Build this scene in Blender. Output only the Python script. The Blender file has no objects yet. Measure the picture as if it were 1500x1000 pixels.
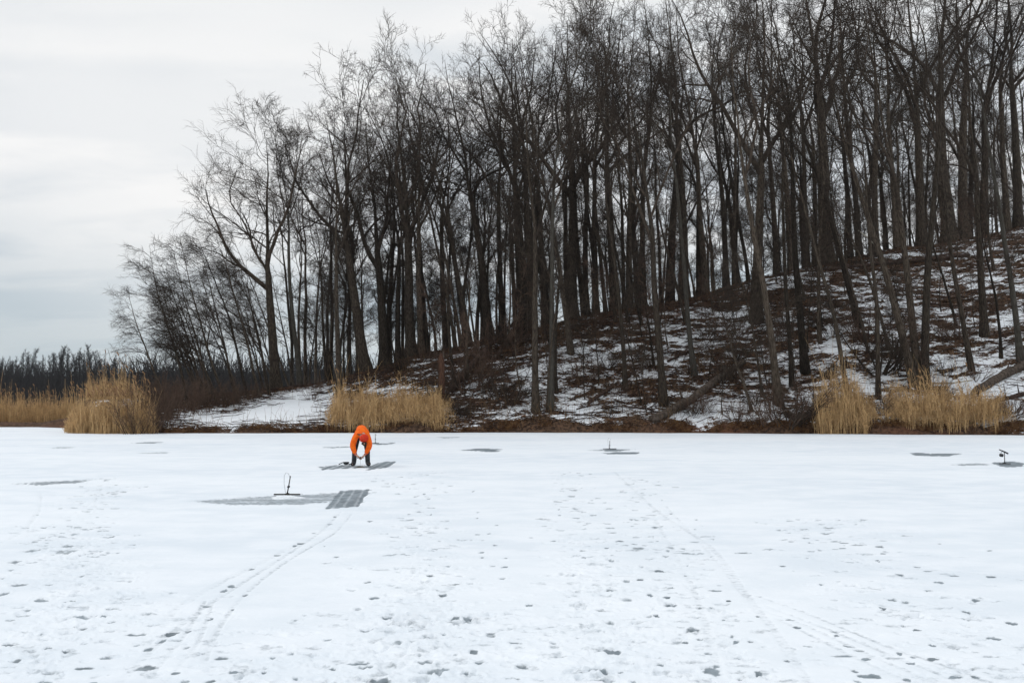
import bpy, math, random
import numpy as np
from mathutils import Vector, Matrix, Quaternion

random.seed(7)
RNG = np.random.default_rng(11)
C = bpy.context.scene.collection
R = math.radians

# ------------------------------------------------------------------ camera
F = 1167.0                                   # focal length in photograph pixels (28 mm lens)
HCAM = 1.7
PITCH = math.atan(90.0 / F)
ca, sa = math.cos(PITCH), math.sin(PITCH)
cam_d = bpy.data.cameras.new('camera')
cam_d.sensor_width = 36.0
cam_d.lens = 36.0 * F / 1500.0
cam_d.clip_start = 0.1
cam_d.clip_end = 9000
cam = bpy.data.objects.new('camera', cam_d)
cam.location = (0, 0, HCAM)
cam.rotation_euler = (R(90) + PITCH, 0, 0)
C.objects.link(cam)
bpy.context.scene.camera = cam


def ray(px, py):
    a, b = (px - 750.0) / F, (500.0 - py) / F
    return (a, ca - b * sa, sa + b * ca)


def at(px, py, Y):
    d = ray(px, py)
    t = Y / d[1]
    return Vector((d[0] * t, Y, HCAM + d[2] * t))


def onice(px, py, z=0.0):
    d = ray(px, py)
    t = (z - HCAM) / d[2]
    return Vector((d[0] * t, d[1] * t, z))


def project(x, y, z):
    dep = y * ca + (z - HCAM) * sa
    up = -y * sa + (z - HCAM) * ca
    return 750 + F * x / dep, 500 - F * up / dep


# ------------------------------------------------------------------ noise
def vnoise(x, y, seed=0):
    xi = np.floor(x).astype(np.int64); yi = np.floor(y).astype(np.int64)
    fx = x - xi; fy = y - yi
    fx = fx * fx * (3 - 2 * fx); fy = fy * fy * (3 - 2 * fy)

    def h(a, b):
        n = (a * 374761393 + b * 668265263 + seed * 1442695041) & 0xFFFFFFFF
        n = ((n ^ (n >> 13)) * 1274126177) & 0xFFFFFFFF
        n = ((n ^ (n >> 15)) * 2246822519) & 0xFFFFFFFF
        return ((n ^ (n >> 16)) & 0xFFFFFF) / float(0xFFFFFF)
    a = h(xi, yi); b = h(xi + 1, yi); c = h(xi, yi + 1); d = h(xi + 1, yi + 1)
    return (a + (b - a) * fx) * (1 - fy) + (c + (d - c) * fx) * fy


def fbm(x, y, seed=0, octv=4, gain=0.5):
    x = np.asarray(x, float); y = np.asarray(y, float)
    s = 0.0; a = 1.0; n = 0.0
    for i in range(octv):
        s = s + a * vnoise(x * 2 ** i + 17.3 * i, y * 2 ** i - 9.1 * i, seed + i * 31)
        n += a; a *= gain
    return s / n


def sstep(a, b, v):
    t = np.clip((v - a) / (b - a), 0, 1)
    return t * t * (3 - 2 * t)


# ------------------------------------------------------------------ terrain
SH = ([-1500, 60, 110, 150, 200, 240, 480, 800, 1000, 1150, 1500, 2400],
      [64, 62, 60, 52, 46.5, 45, 45.5, 46.3, 45.5, 44.5, 42.3, 34])
RY = ([-1500, 150, 200, 300, 380, 460, 520, 600, 700, 800, 900, 1000, 1100, 1200, 1300, 1400, 1500, 1700, 2400],
      [588, 588, 587, 582, 575, 566, 550, 524, 497, 471, 452, 434, 404, 380, 357, 342, 316, 280, 260])
RD = ([-1500, 200, 460, 600, 800, 1000, 1200, 1500, 2400], [70, 56, 58, 58.5, 61.5, 65, 71, 78, 90])


def H(x, y):
    x = np.asarray(x, float); y = np.asarray(y, float)
    px = 750 + F * x / np.maximum(y, 1)
    sd = np.interp(px, *SH) + 0.9 * (fbm(x * .35, y * .0 + 3, 5, 3) - .5)
    rd = np.interp(px, *RD)
    ry = np.interp(px, *RY)
    rz = HCAM + rd * (590 - ry) / F
    t = (y - sd) / (rd - sd)
    z = rz * (np.clip(t, 0, 1) - 0.06 * sstep(.8, 1.05, t))
    z = z + np.minimum((y - sd), 0) * 0.3
    z = z + 0.22 * sstep(0.0, 0.5, y - sd)
    fall = np.interp(px, [100, 420, 600, 1500], [0.0, 0.02, 0.07, 0.09])
    z = z - np.maximum(y - rd, 0) * fall
    amp = sstep(0.0, 4.0, y - sd)
    z = z + amp * 0.7 * (fbm(x * .12, y * .12, 9, 3) - .5) * sstep(200, 500, px)
    z = z + amp * 0.10 * (fbm(x * .9, y * 1.6, 21, 3) - .5)
    return z


def hz(x, y):
    return float(H(np.array([x]), np.array([y]))[0])


def ground_hit(px, py, y0=40.0, y1=130.0):
    d = ray(px, py)
    ys = np.linspace(y0, y1, 900)
    zs = HCAM + d[2] / d[1] * ys
    h = H(d[0] / d[1] * ys, ys)
    k = np.where(h >= zs)[0]
    if len(k):
        Y = ys[k[0]]
    else:
        Y = float(np.interp(px, *RD)) + 1.0
    x = d[0] / d[1] * Y
    return Vector((x, Y, hz(x, Y)))


# ------------------------------------------------------------------ materials
def new_mat(name, rough=0.8, spec=0.3):
    m = bpy.data.materials.new(name); m.use_nodes = True
    nt = m.node_tree; b = nt.nodes['Principled BSDF']
    b.inputs['Roughness'].default_value = rough
    b.inputs['Specular IOR Level'].default_value = spec
    return m, nt, b


def N(nt, kind, **kw):
    n = nt.nodes.new(kind)
    for k, v in kw.items():
        if k.startswith('i_'):
            n.inputs[k[2:].replace('_', ' ')].default_value = v
        else:
            setattr(n, k, v)
    return n


def L(nt, a, b):
    nt.links.new(a, b)


def mixrgb(nt, fac, a, b, mode='MIX'):
    m = nt.nodes.new('ShaderNodeMix'); m.data_type = 'RGBA'; m.blend_type = mode
    for s, v in ((m.inputs[0], fac), (m.inputs[6], a), (m.inputs[7], b)):
        if hasattr(v, 'is_linked'):
            L(nt, v, s)
        elif isinstance(v, (int, float)):
            s.default_value = v
        else:
            s.default_value = (*v, 1)
    return m.outputs[2]


def math_n(nt, op, a, b=None, c=None, clamp=False):
    m = nt.nodes.new('ShaderNodeMath'); m.operation = op; m.use_clamp = clamp
    for i, v in enumerate((a, b, c)):
        if v is None:
            continue
        if hasattr(v, 'is_linked'):
            L(nt, v, m.inputs[i])
        else:
            m.inputs[i].default_value = v
    return m.outputs[0]


def maprange(nt, v, a, b, c=0.0, d=1.0, smooth=True):
    m = nt.nodes.new('ShaderNodeMapRange')
    m.interpolation_type = 'SMOOTHSTEP' if smooth else 'LINEAR'
    L(nt, v, m.inputs[0])
    for i, q in enumerate((a, b, c, d)):
        m.inputs[i + 1].default_value = q
    return m.outputs[0]


def noise_n(nt, scale, detail=4.0, rough=0.55, vec=None, stretch=None):
    n = nt.nodes.new('ShaderNodeTexNoise')
    n.inputs['Scale'].default_value = scale
    n.inputs['Detail'].default_value = detail
    n.inputs['Roughness'].default_value = rough
    if vec is None:
        tc = nt.nodes.new('ShaderNodeTexCoord'); vec = tc.outputs['Object']
    if stretch:
        mp = nt.nodes.new('ShaderNodeMapping'); mp.inputs['Scale'].default_value = stretch
        L(nt, vec, mp.inputs['Vector']); vec = mp.outputs['Vector']
    L(nt, vec, n.inputs['Vector'])
    return n.outputs['Fac']


def bump(nt, b, height, strength, dist):
    bp = nt.nodes.new('ShaderNodeBump')
    bp.inputs['Strength'].default_value = strength
    bp.inputs['Distance'].default_value = dist
    L(nt, height, bp.inputs['Height'])
    L(nt, bp.outputs[0], b.inputs['Normal'])


def plain_mat(name, c1, c2, scale=8.0, rough=0.8, spec=0.2, stretch=None, rnd=0.0, bmp=0.0):
    m, nt, b = new_mat(name, rough, spec)
    f = maprange(nt, noise_n(nt, scale, 5, .6, stretch=stretch), .35, .65)
    col = mixrgb(nt, f, c1, c2)
    if rnd:
        oi = nt.nodes.new('ShaderNodeObjectInfo')
        v = maprange(nt, oi.outputs['Random'], 0, 1, 1 - rnd, 1 + rnd, smooth=False)
        hsv = nt.nodes.new('ShaderNodeHueSaturation')
        L(nt, col, hsv.inputs['Color']); L(nt, v, hsv.inputs['Value'])
        col = hsv.outputs['Color']
    L(nt, col, b.inputs['Base Color'])
    if bmp:
        bump(nt, b, f, 0.6, bmp)
    return m


BARK = plain_mat('bark', (.024, .018, .013), (.085, .066, .050), 5.0, .9, .1, (4, 4, .7), .55, .03)
BARK_PALE = plain_mat('pale_bark', (.050, .042, .034), (.085, .077, .064), 5.0, .9, .1, (4, 4, .8), .2, .02)
TWIG = plain_mat('twig_bark', (.032, .024, .018), (.064, .048, .037), 3.0, .9, .1, None, .3)
TWIG_BROWN = plain_mat('brown_twig_bark', (.060, .038, .028), (.115, .075, .055), 3.0, .9, .1, None, .25)
TWIG_FAR = plain_mat('distant_bark', (.015, .013, .013), (.028, .025, .024), .5, .9, .1, None, .3)
LOGM = plain_mat('log_bark', (.05, .038, .03), (.13, .10, .08), 6.0, .9, .1, (1, 1, 1), .1, .02)
LOGD = plain_mat('dark_log_bark', (.03, .02, .016), (.08, .05, .038), 6.0, .9, .1, (1, 1, 1), .1, .02)
DEADW = plain_mat('bleached_wood', (.32, .28, .22), (.48, .44, .36), 9.0, .8, .1)
REED = plain_mat('dry_reed', (.34, .21, .095), (.72, .48, .24), 5.0, .8, .15, (1, 1, .25), .0)
PLUME = plain_mat('reed_plume', (.20, .115, .06), (.36, .22, .12), 10.0, .9, .05)
WEED = plain_mat('dead_weed', (.10, .06, .035), (.26, .17, .09), 10.0, .9, .05)
LEAFM = plain_mat('dead_leaves', (.032, .019, .012), (.18, .095, .052), 1.3, .9, .05)
LEAFR = plain_mat('rusty_leaves', (.10, .045, .024), (.21, .10, .05), 2.5, .9, .05)


# ------------------------------------------------------------------ mesh helpers
def mesh_obj(name, verts, faces_idx, sizes, mat, parent=None, smooth=True):
    """verts (n,3); faces_idx flat loop indices; sizes loop count per polygon"""
    me = bpy.data.meshes.new(name)
    verts = np.asarray(verts, dtype=np.float32)
    faces_idx = np.asarray(faces_idx, dtype=np.int32)
    sizes = np.asarray(sizes, dtype=np.int32)
    me.vertices.add(len(verts)); me.vertices.foreach_set('co', verts.ravel())
    me.loops.add(len(faces_idx)); me.loops.foreach_set('vertex_index', faces_idx)
    me.polygons.add(len(sizes))
    st = np.concatenate(([0], np.cumsum(sizes)[:-1])).astype(np.int32)
    me.polygons.foreach_set('loop_start', st)
    me.polygons.foreach_set('loop_total', sizes)
    me.polygons.foreach_set('use_smooth', np.full(len(sizes), smooth))
    me.update(calc_edges=True)
    if mat:
        me.materials.append(mat)
    o = bpy.data.objects.new(name, me); C.objects.link(o)
    if parent:
        o.parent = parent
    return o


class MB:
    """collects batches of tubes / quads into one mesh"""
    def __init__(s):
        s.v = []; s.f = []; s.n = 0; s.sz = []

    def add(s, V, Fa):
        Fa = np.asarray(Fa)
        s.v.append(np.asarray(V, float).reshape(-1, 3))
        s.f.append((Fa + s.n).ravel()); s.sz.append(np.full(len(Fa), Fa.shape[1]))
        s.n += len(s.v[-1])

    def tubes(s, P, Rr, sides, cap=True):
        """P (N,S,3) centre lines, Rr (N,S) radii"""
        P = np.asarray(P, float); Rr = np.asarray(Rr, float)
        n, S, _ = P.shape
        T = np.empty_like(P)
        T[:, 1:-1] = P[:, 2:] - P[:, :-2]; T[:, 0] = P[:, 1] - P[:, 0]; T[:, -1] = P[:, -1] - P[:, -2]
        T /= np.linalg.norm(T, axis=2, keepdims=True) + 1e-9
        mean = P[:, -1] - P[:, 0]
        mean /= np.linalg.norm(mean, axis=1, keepdims=True) + 1e-9
        ref = np.where(np.abs(mean[:, 2:3]) > .8, np.array([[1., 0, 0]]), np.array([[0, 0, 1.]]))
        ref = np.repeat(ref[:, None, :], S, 1)
        A = np.cross(T, ref); A /= np.linalg.norm(A, axis=2, keepdims=True) + 1e-9
        B = np.cross(T, A)
        ang = np.arange(sides) * 2 * math.pi / sides
        V = P[:, :, None, :] + Rr[:, :, None, None] * (A[:, :, None, :] * np.cos(ang)[None, None, :, None]
                                                       + B[:, :, None, :] * np.sin(ang)[None, None, :, None])
        idx = np.arange(n * S * sides).reshape(n, S, sides)
        a = idx[:, :-1]; b = idx[:, 1:]
        q = np.stack([a, np.roll(a, -1, 2), np.roll(b, -1, 2), b], -1).reshape(-1, 4)
        s.v.append(V.reshape(-1, 3)); s.f.append((q + s.n).ravel()); s.sz.append(np.full(len(q), 4))
        if cap:
            for e in (0, S - 1):
                cp = idx[:, e, :]
                if e == 0:
                    cp = cp[:, ::-1]
                s.f.append((cp + s.n).ravel()); s.sz.append(np.full(len(cp), sides))
        s.n += n * S * sides

    def tube(s, pts, rad, sides=8):
        s.tubes(np.array([pts]), np.array([rad]), sides)

    def box(s, c, size, rot=None):
        sx, sy, sz_ = [q / 2 for q in size]
        v = np.array([(x, y, z) for x in (-sx, sx) for y in (-sy, sy) for z in (-sz_, sz_)], float)
        if rot is not None:
            v = v @ np.array(rot.to_3x3()).T
        v += np.array(c)
        s.add(v, [(0, 1, 3, 2), (4, 6, 7, 5), (0, 4, 5, 1), (2, 3, 7, 6), (0, 2, 6, 4), (1, 5, 7, 3)])

    def build(s, name, mat, parent=None, smooth=True):
        return mesh_obj(name, np.concatenate(s.v), np.concatenate(s.f), np.concatenate(s.sz), mat, parent, smooth)


def tag(o, label=None, cat=None, group=None, kind=None):
    if label: o['label'] = label
    if cat: o['category'] = cat
    if group: o['group'] = group
    if kind: o['kind'] = kind
    return o


def empty(name, loc=(0, 0, 0)):
    o = bpy.data.objects.new(name, None); C.objects.link(o); o.location = loc
    o.empty_display_size = .3
    return o


def copy_tree(src):
    r = src.copy(); C.objects.link(r)
    for ch in src.children:
        c = ch.copy(); C.objects.link(c); c.parent = r
    return r


# ------------------------------------------------------------------ world and sun
OFFS = ((11.2, 13.4, 0), (6.4, 11.1, 0))
SUN_AZ = R(-78)          # left of the view direction
SUN_EL = R(40)
w = bpy.data.worlds.new('World'); bpy.context.scene.world = w; w.use_nodes = True
nt = w.node_tree; bg = nt.nodes['Background']; bg.inputs['Strength'].default_value = 1.0
sky = nt.nodes.new('ShaderNodeTexSky'); sky.sky_type = 'NISHITA'; sky.sun_disc = False
sky.sun_elevation = SUN_EL; sky.sun_rotation = SUN_AZ; sky.altitude = 100; sky.dust_density = 3
tc = nt.nodes.new('ShaderNodeTexCoord')
sep = nt.nodes.new('ShaderNodeSeparateXYZ'); L(nt, tc.outputs['Generated'], sep.inputs[0])
zc = math_n(nt, 'MAXIMUM', sep.outputs[2], 0.0)
dn = math_n(nt, 'ADD', zc, 0.16)
cx = math_n(nt, 'DIVIDE', sep.outputs[0], dn); cy = math_n(nt, 'DIVIDE', sep.outputs[1], dn)
cmb = nt.nodes.new('ShaderNodeCombineXYZ'); L(nt, cx, cmb.inputs[0]); L(nt, cy, cmb.inputs[1])
n1 = noise_n(nt, 1.7, 6, .55, vec=cmb.outputs[0], stretch=(.55, 1.25, 1))
n1.node.inputs['Distortion'].default_value = .35
n2 = noise_n(nt, .55, 3, .5, vec=cmb.outputs[0], stretch=(.8, 1.3, 1))
for q_, off in ((n1, OFFS[0]), (n2, OFFS[1])):
    q_.node.inputs['Vector'].links[0].from_node.inputs['Location'].default_value = off
f1 = maprange(nt, n1, .40, .60); f2 = maprange(nt, n2, .42, .60)
fm = math_n(nt, 'ADD', math_n(nt, 'MULTIPLY', f1, .55), math_n(nt, 'MULTIPLY', f2, .45))
cloud = mixrgb(nt, fm, (.53, .61, .69), (.985, .98, .975))
low = maprange(nt, zc, 0.0, .27, 1.0, 0.0)
cloud = mixrgb(nt, math_n(nt, 'MULTIPLY', low, .8), cloud, (.53, .615, .65))
BR = Vector((math.sin(R(-22)) * math.cos(R(19)), math.cos(R(-22)) * math.cos(R(19)), math.sin(R(19))))
dt = nt.nodes.new('ShaderNodeVectorMath'); dt.operation = 'DOT_PRODUCT'
L(nt, tc.outputs['Generated'], dt.inputs[0]); dt.inputs[1].default_value = BR
glow = maprange(nt, dt.outputs['Value'], .95, .998)
glow = math_n(nt, 'MULTIPLY', glow, .55)
cloud = mixrgb(nt, glow, cloud, (.99, .985, .975))
zen = maprange(nt, zc,   .45, 1.0, 1.0, 1.7)      # an overcast sky is brightest overhead
zs = nt.nodes.new('ShaderNodeVectorMath'); zs.operation = 'SCALE'
L(nt, cloud, zs.inputs[0]); L(nt, zen, zs.inputs['Scale']); cloud = zs.outputs[0]
skyc = nt.nodes.new('ShaderNodeVectorMath'); skyc.operation = 'SCALE'
L(nt, sky.outputs[0], skyc.inputs[0]); skyc.inputs['Scale'].default_value = .10
full = mixrgb(nt, .995, skyc.outputs[0], cloud)
L(nt, full, bg.inputs['Color'])

sd = bpy.data.lights.new('sun', 'SUN'); sd.energy = .70; sd.angle = R(28); sd.color = (1, .965, .92)
so = bpy.data.objects.new('sun', sd); C.objects.link(so)
sdir = Vector((math.sin(SUN_AZ) * math.cos(SUN_EL), math.cos(SUN_AZ) * math.cos(SUN_EL), math.sin(SUN_EL)))
so.rotation_euler = sdir.to_track_quat('Z', 'Y').to_euler(); so.location = (0, 0, 60)

sc = bpy.context.scene
sc.view_settings.view_transform = 'Standard'; sc.view_settings.look = 'None'
sc.view_settings.exposure = 0.0; sc.view_settings.gamma = 1.0
sc.cycles.max_bounces = 5; sc.cycles.diffuse_bounces = 4

# ------------------------------------------------------------------ snow material of the frozen lake
def snow_mat():
    m, nt, b = new_mat('lake_snow', .65, .25)
    big = maprange(nt, noise_n(nt, .16, 4, .55, stretch=(.6, 1.4, 1)), .35, .65)
    mid = maprange(nt, noise_n(nt, 1.3, 6, .62, stretch=(.8, 1.3, 1)), .36, .66)
    fine = noise_n(nt, 17.0, 5, .7, stretch=(.8, 1.1, 1))
    c = mixrgb(nt, big, (.70, .745, .79), (.79, .82, .85))
    c = mixrgb(nt, math_n(nt, 'MULTIPLY', mid, .55), c, (.86, .875, .90))
    at_ = nt.nodes.new('ShaderNodeAttribute'); at_.attribute_name = 'ice'
    rough_edge = math_n(nt, 'SUBTRACT', fine, .5)
    v = math_n(nt, 'ADD', at_.outputs['Fac'], math_n(nt, 'MULTIPLY', rough_edge, 1.1))
    v = math_n(nt, 'MULTIPLY', maprange(nt, v, .08, .70), maprange(nt, at_.outputs['Fac'], .02, .15))
    ice = mixrgb(nt, maprange(nt, noise_n(nt, 5, 4, .6, stretch=(1, 1, 1)), .35, .65), (.09, .115, .13), (.23, .27, .30))
    c = mixrgb(nt, math_n(nt, 'MULTIPLY', v, .92), c, ice)
    # specks of thin snow where grey ice shows
    sp = maprange(nt, noise_n(nt, 3.3, 6, .7, stretch=(.7, 1.5, 1)), .60, .72)
    c = mixrgb(nt, math_n(nt, 'MULTIPLY', sp, .22), c, (.50, .56, .62))
    L(nt, c, b.inputs['Base Color'])
    L(nt, maprange(nt, v, 0, 1, .75, .5), b.inputs['Roughness'])
    hgt = math_n(nt, 'ADD', math_n(nt, 'MULTIPLY', mid, .6), math_n(nt, 'MULTIPLY', fine, .5))
    bump(nt, b, hgt, .4, .02)
    return m


SNOW = snow_mat()

# ------------------------------------------------------------------ lake: fine sheet with prints, tracks and cleared ice
cols = 1150
uu = np.concatenate([np.linspace(-2.6, -1.0, 50, endpoint=False), np.linspace(-1.0, 1.0, cols - 100), np.linspace(1.0, 2.6, 51)[1:]])
dl = [1.2, 2.0, 2.6, 3.2]
while dl[-1] < 72:
    dl.append(dl[-1] + max(.012, dl[-1] ** 2 / (HCAM * 796) * .72))
dl = np.array(dl)
YY, UU = np.meshgrid(dl, uu, indexing='ij')
XX = UU * YY
ICE = np.zeros_like(XX); ZZ = np.zeros_like(XX)
wob = fbm(XX * 22, YY * 17, 3, 3) - .5
wob2 = fbm(XX * 2.2, YY * 2.2, 8, 3) - .5


def sl(x0, x1, y0, y1):
    r0 = max(0, np.searchsorted(dl, y0) - 1); r1 = min(len(dl), np.searchsorted(dl, y1) + 1)
    us = [x0 / max(y0, 1.2), x0 / max(y1, 1.2), x1 / max(y0, 1.2), x1 / max(y1, 1.2)]
    c0 = max(0, np.searchsorted(uu, min(us)) - 1); c1 = min(cols, np.searchsorted(uu, max(us)) + 1)
    return slice(r0, r1), slice(c0, c1)


def dent(cx, cy, ax, ay, dark, rot=0.0, depth=.010, wobble=1.5):
    s = max(ax, ay) * 2.0
    S = sl(cx - s, cx + s, cy - s, cy + s)
    x = XX[S] - cx; y = YY[S] - cy
    c, q = math.cos(rot), math.sin(rot)
    xr = (x * c + y * q) / ax; yr = (-x * q + y * c) / ay
    r = np.sqrt(xr * xr + yr * yr) + wob[S] * wobble
    m = sstep(1.15, .55, r)
    ICE[S] = np.maximum(ICE[S], m * dark)
    ZZ[S] -= depth * m
    rim = np.exp(-((r - 1.35) / .25) ** 2)
    ZZ[S] += depth * .55 * rim


def print_px(px, py, w, h, dark, rot=0.0):
    p = onice(px, py)
    ax = max(w / 2 * p.y / F, .02)
    y0 = onice(px, py + h / 2).y; y1 = onice(px, py - h / 2).y
    ay = max((y1 - y0) / 2, .03)
    dent(p.x, p.y, ax * .95, ay * .95, dark, rot, wobble=1.2)


# prints read off the photograph (three enlarged crops, 3 px per px)
LFT = [(180,538,80,14,.8),(305,544,50,12,.8),(88,470,64,18,.6),(62,369,60,14,.7),(135,320,74,12,.6),(140,372,70,8,.5),
 (340,610,110,12,.7),(450,605,36,7,.7),(490,631,46,16,.8),(365,657,74,12,.7),(500,575,70,12,.5),(657,590,40,8,.6),
 (595,686,104,16,.7),(760,681,60,18,.9),(712,714,34,16,.9),(765,710,70,5,.5),(830,672,36,12,.7),(656,748,40,22,.8),
 (640,832,100,22,.7),(770,857,50,10,.7),(812,892,40,10,.5),(905,562,50,10,.6),(924,616,26,16,.7),(1018,473,42,14,.9),(984,494,32,14,.9),
 (1108,398,34,9,.8),(1076,512,24,10,.6),(1020,577,16,10,.7),(1218,337,32,7,.8),(1320,287,36,9,.9),(1296,296,20,7,.8),
 (1380,241,24,6,.7),(1449,201,26,6,.8),(1474,168,16,5,.8),(402,223,28,7,.6),(492,258,22,6,.6),(585,294,34,6,.6),
 (353,434,28,8,.6),(215,469,40,8,.5),(120,580,40,12,.6),(50,624,40,6,.7),(42,731,54,14,.8),(208,744,34,10,.7),(282,762,30,8,.7),
 (72,800,48,5,.7),(468,788,50,7,.7),(368,834,92,10,.8),(214,855,60,20,.8),(195,894,66,8,.8),(410,897,26,6,.8),(980,792,90,16,.6),
 (1040,852,90,12,.6),(925,891,44,10,.8),(1160,853,26,6,.7),(1440,711,40,10,.7),(1300,625,40,8,.5),(1280,776,40,10,.5),(1200,790,30,8,.5),
 (1340,604,34,6,.4),(1180,683,40,5,.4),(1480,345,28,8,.6),(1435,371,48,8,.5),(1427,298,18,4,.6),(1300,881,30,5,.6),(1460,838,12,8,.8),
 (372,725,24,6,.6),(178,684,20,5,.6),(160,160,20,5,.5),(20,508,36,20,.6),(76,418,40,8,.5),(10,440,24,8,.5),(45,404,30,7,.5),(200,273,24,5,.5),
 (600,733,30,6,.5),(820,745,30,16,.4),(885,770,30,10,.4),(690,640,36,6,.4),(330,500,36,6,.3),(420,435,50,6,.3),(60,240,70,6,.3)]
MID = [(125,189,26,5,.7),(385,91,20,4,.7),(363,69,14,5,.7),(395,158,18,5,.7),(600,150,20,4,.6),(597,176,18,5,.8),(683,207,22,5,.9),(652,243,24,6,.8),
 (601,246,22,5,.8),(572,271,26,5,.6),(617,273,20,4,.8),(673,294,24,6,.8),(615,326,32,9,.9),(618,349,22,8,.9),(723,353,20,6,.9),(716,390,30,9,.9),(664,385,28,5,.7),
 (373,357,22,6,.7),(466,388,32,7,.9),(390,428,32,12,.8),(500,466,40,12,.8),(445,514,32,14,.95),(415,490,30,4,.6),(565,461,40,8,.4),(708,439,36,10,.5),
 (115,456,32,12,.8),(150,527,54,14,.8),(42,396,32,8,.6),(45,490,48,12,.4),(75,575,44,16,.5),(205,613,52,26,.65),(105,670,64,20,.5),(825,559,34,13,.9),
 (503,623,48,18,1.),(554,614,40,20,1.),(660,686,44,18,.5),(932,720,34,18,.5),(1040,700,36,10,.5),(585,757,50,20,.8),(547,854,30,18,.8),(770,722,90,7,.7),
 (790,822,70,14,.65),(390,700,80,14,.6),(452,686,36,14,.6),(252,722,62,20,.5),(245,745,60,8,.5),(360,808,90,14,.6),(80,815,110,18,.7),(110,833,80,8,.6),(170,888,130,20,.85),
 (430,840,150,8,.5),(600,810,40,5,.7),(345,771,34,8,.5),(495,771,36,14,.4),(750,876,70,8,.6),(870,884,60,8,.5),(955,780,140,5,.4),(1180,757,100,24,.85),
 (1130,840,90,18,.7),(1150,848,44,14,.9),(1400,824,46,6,.9),(1270,815,60,6,.6),(1230,855,36,6,.8),(1140,885,110,14,.6),(1280,896,40,8,.8),(1180,633,56,20,.5),
 (1385,605,30,18,.9),(1355,606,40,8,.4),(1143,583,46,14,.6),(1450,556,80,20,.6),(1430,522,36,10,.9),(1358,515,30,12,.8),(1255,534,64,16,.5),(1312,444,34,9,.7),
 (1250,453,36,14,.6),(1178,491,40,10,.7),(1445,480,40,8,.7),(1400,406,44,12,.8),(1320,388,22,14,.6),(1185,362,36,14,.65),(1225,277,36,7,.8),(1165,306,26,6,.6),
 (1060,321,28,6,.95),(1062,351,26,6,.95),(935,276,26,6,.9),(835,260,20,4,.5),(1030,175,40,6,.7),(1103,161,38,5,.8),(1072,207,28,4,.7),(1180,220,50,5,.7),(1185,240,50,4,.6),
 (957,135,18,5,.7),(960,162,18,3,.6),(1160,108,34,4,.6),(1180,133,40,4,.6),(1300,200,40,5,.4),(1300,259,42,6,.6),(1392,275,22,6,.6),(1435,320,24,10,.6),(1450,156,18,5,.9),(1408,96,14,4,.9),
 (580,58,12,5,.7),(250,68,40,6,.5),(1482,712,50,22,.5),(1080,680,30,5,.5),(455,187,60,5,.4),(320,322,30,6,.3),(1210,170,30,4,.5),(1100,98,20,4,.5),(1380,68,24,4,.4)]
RGT = [(52,225,22,5,.9),(84,209,16,4,.8),(323,193,22,4,.9),(60,181,16,4,.7),(134,268,16,5,.7),(112,239,14,3,.7),(543,265,38,6,.9),(430,228,34,4,.6),(714,285,40,6,.8),(706,308,34,5,.9),
 (440,316,38,4,.6),(606,314,36,4,.5),(880,331,34,6,.8),(855,361,18,6,.9),(262,326,80,6,.5),(740,368,110,5,.5),(437,385,24,6,.8),(543,350,18,4,.7),(588,428,60,4,.5),(608,467,32,7,.9),(740,469,70,5,.4),
 (955,424,36,10,.95),(1030,389,42,5,.8),(1080,407,60,5,.7),(1128,457,42,10,.95),(1190,428,50,6,.8),(1355,434,58,9,.95),(1350,317,32,5,.9),(1083,493,34,8,.9),(1290,537,46,12,1.),(1390,540,60,4,.5),
 (930,535,70,14,.6),(985,546,60,5,.5),(878,570,30,8,.9),(1243,586,36,16,1.),(1245,618,36,10,.8),(1245,645,40,20,.3),(1450,636,50,16,1.),(1370,702,80,20,1.),(1030,666,50,5,.9),(970,645,20,5,.6),
 (1098,734,26,7,.9),(1155,679,30,4,.5),(470,620,44,5,.7),(503,654,42,8,.9),(676,690,30,14,1.),(665,672,40,6,.6),(725,737,46,9,.9),(775,755,50,5,.5),(700,780,130,9,.7),(805,792,46,12,.9),
 (548,736,60,5,.5),(950,767,26,6,.7),(1010,785,20,5,.6),(1008,813,46,9,.9),(1100,793,80,9,.8),(1205,868,70,10,.95),(1280,866,34,10,.95),(985,883,34,6,.8),(825,868,110,24,.95),(760,848,36,12,.7),(770,892,40,8,.6),
 (135,850,84,46,.75),(150,825,40,14,.6),(332,852,34,7,.8),(250,881,30,5,.8),(115,770,40,10,.7),(235,718,34,7,.7),(296,717,28,6,.7),(215,692,26,5,.6),(74,707,30,10,.7),(12,722,34,14,.9),(40,662,76,18,.6),
 (60,608,34,12,.5),(330,604,18,6,.6),(180,620,20,5,.5),(235,618,18,5,.5),(75,570,24,5,.7),(125,568,18,5,.6),(200,539,26,8,.9),(145,492,74,8,.8),(12,427,24,5,.8),(20,379,16,5,.6),(70,527,50,6,.5),(240,788,40,14,.4),
 (455,801,18,8,.5),(1345,780,90,10,.4),(1250,692,50,6,.3),(1480,448,40,4,.5),(650,200,30,4,.4),(1125,288,10,6,.6),(1290,762,20,5,.5),(60,334,20,4,.5),(125,345,16,4,.5),(487,405,16,4,.5),(10,524,30,5,.6)]
for lst, ox in ((LFT, 0), (MID, 500), (RGT, 1000)):
    for (zx, zy, w_, h_, dk) in lst:
        print_px(ox + zx / 3, 700 + zy / 3, w_ / 3, h_ / 3, min(dk * 1.05, .95))

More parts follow.
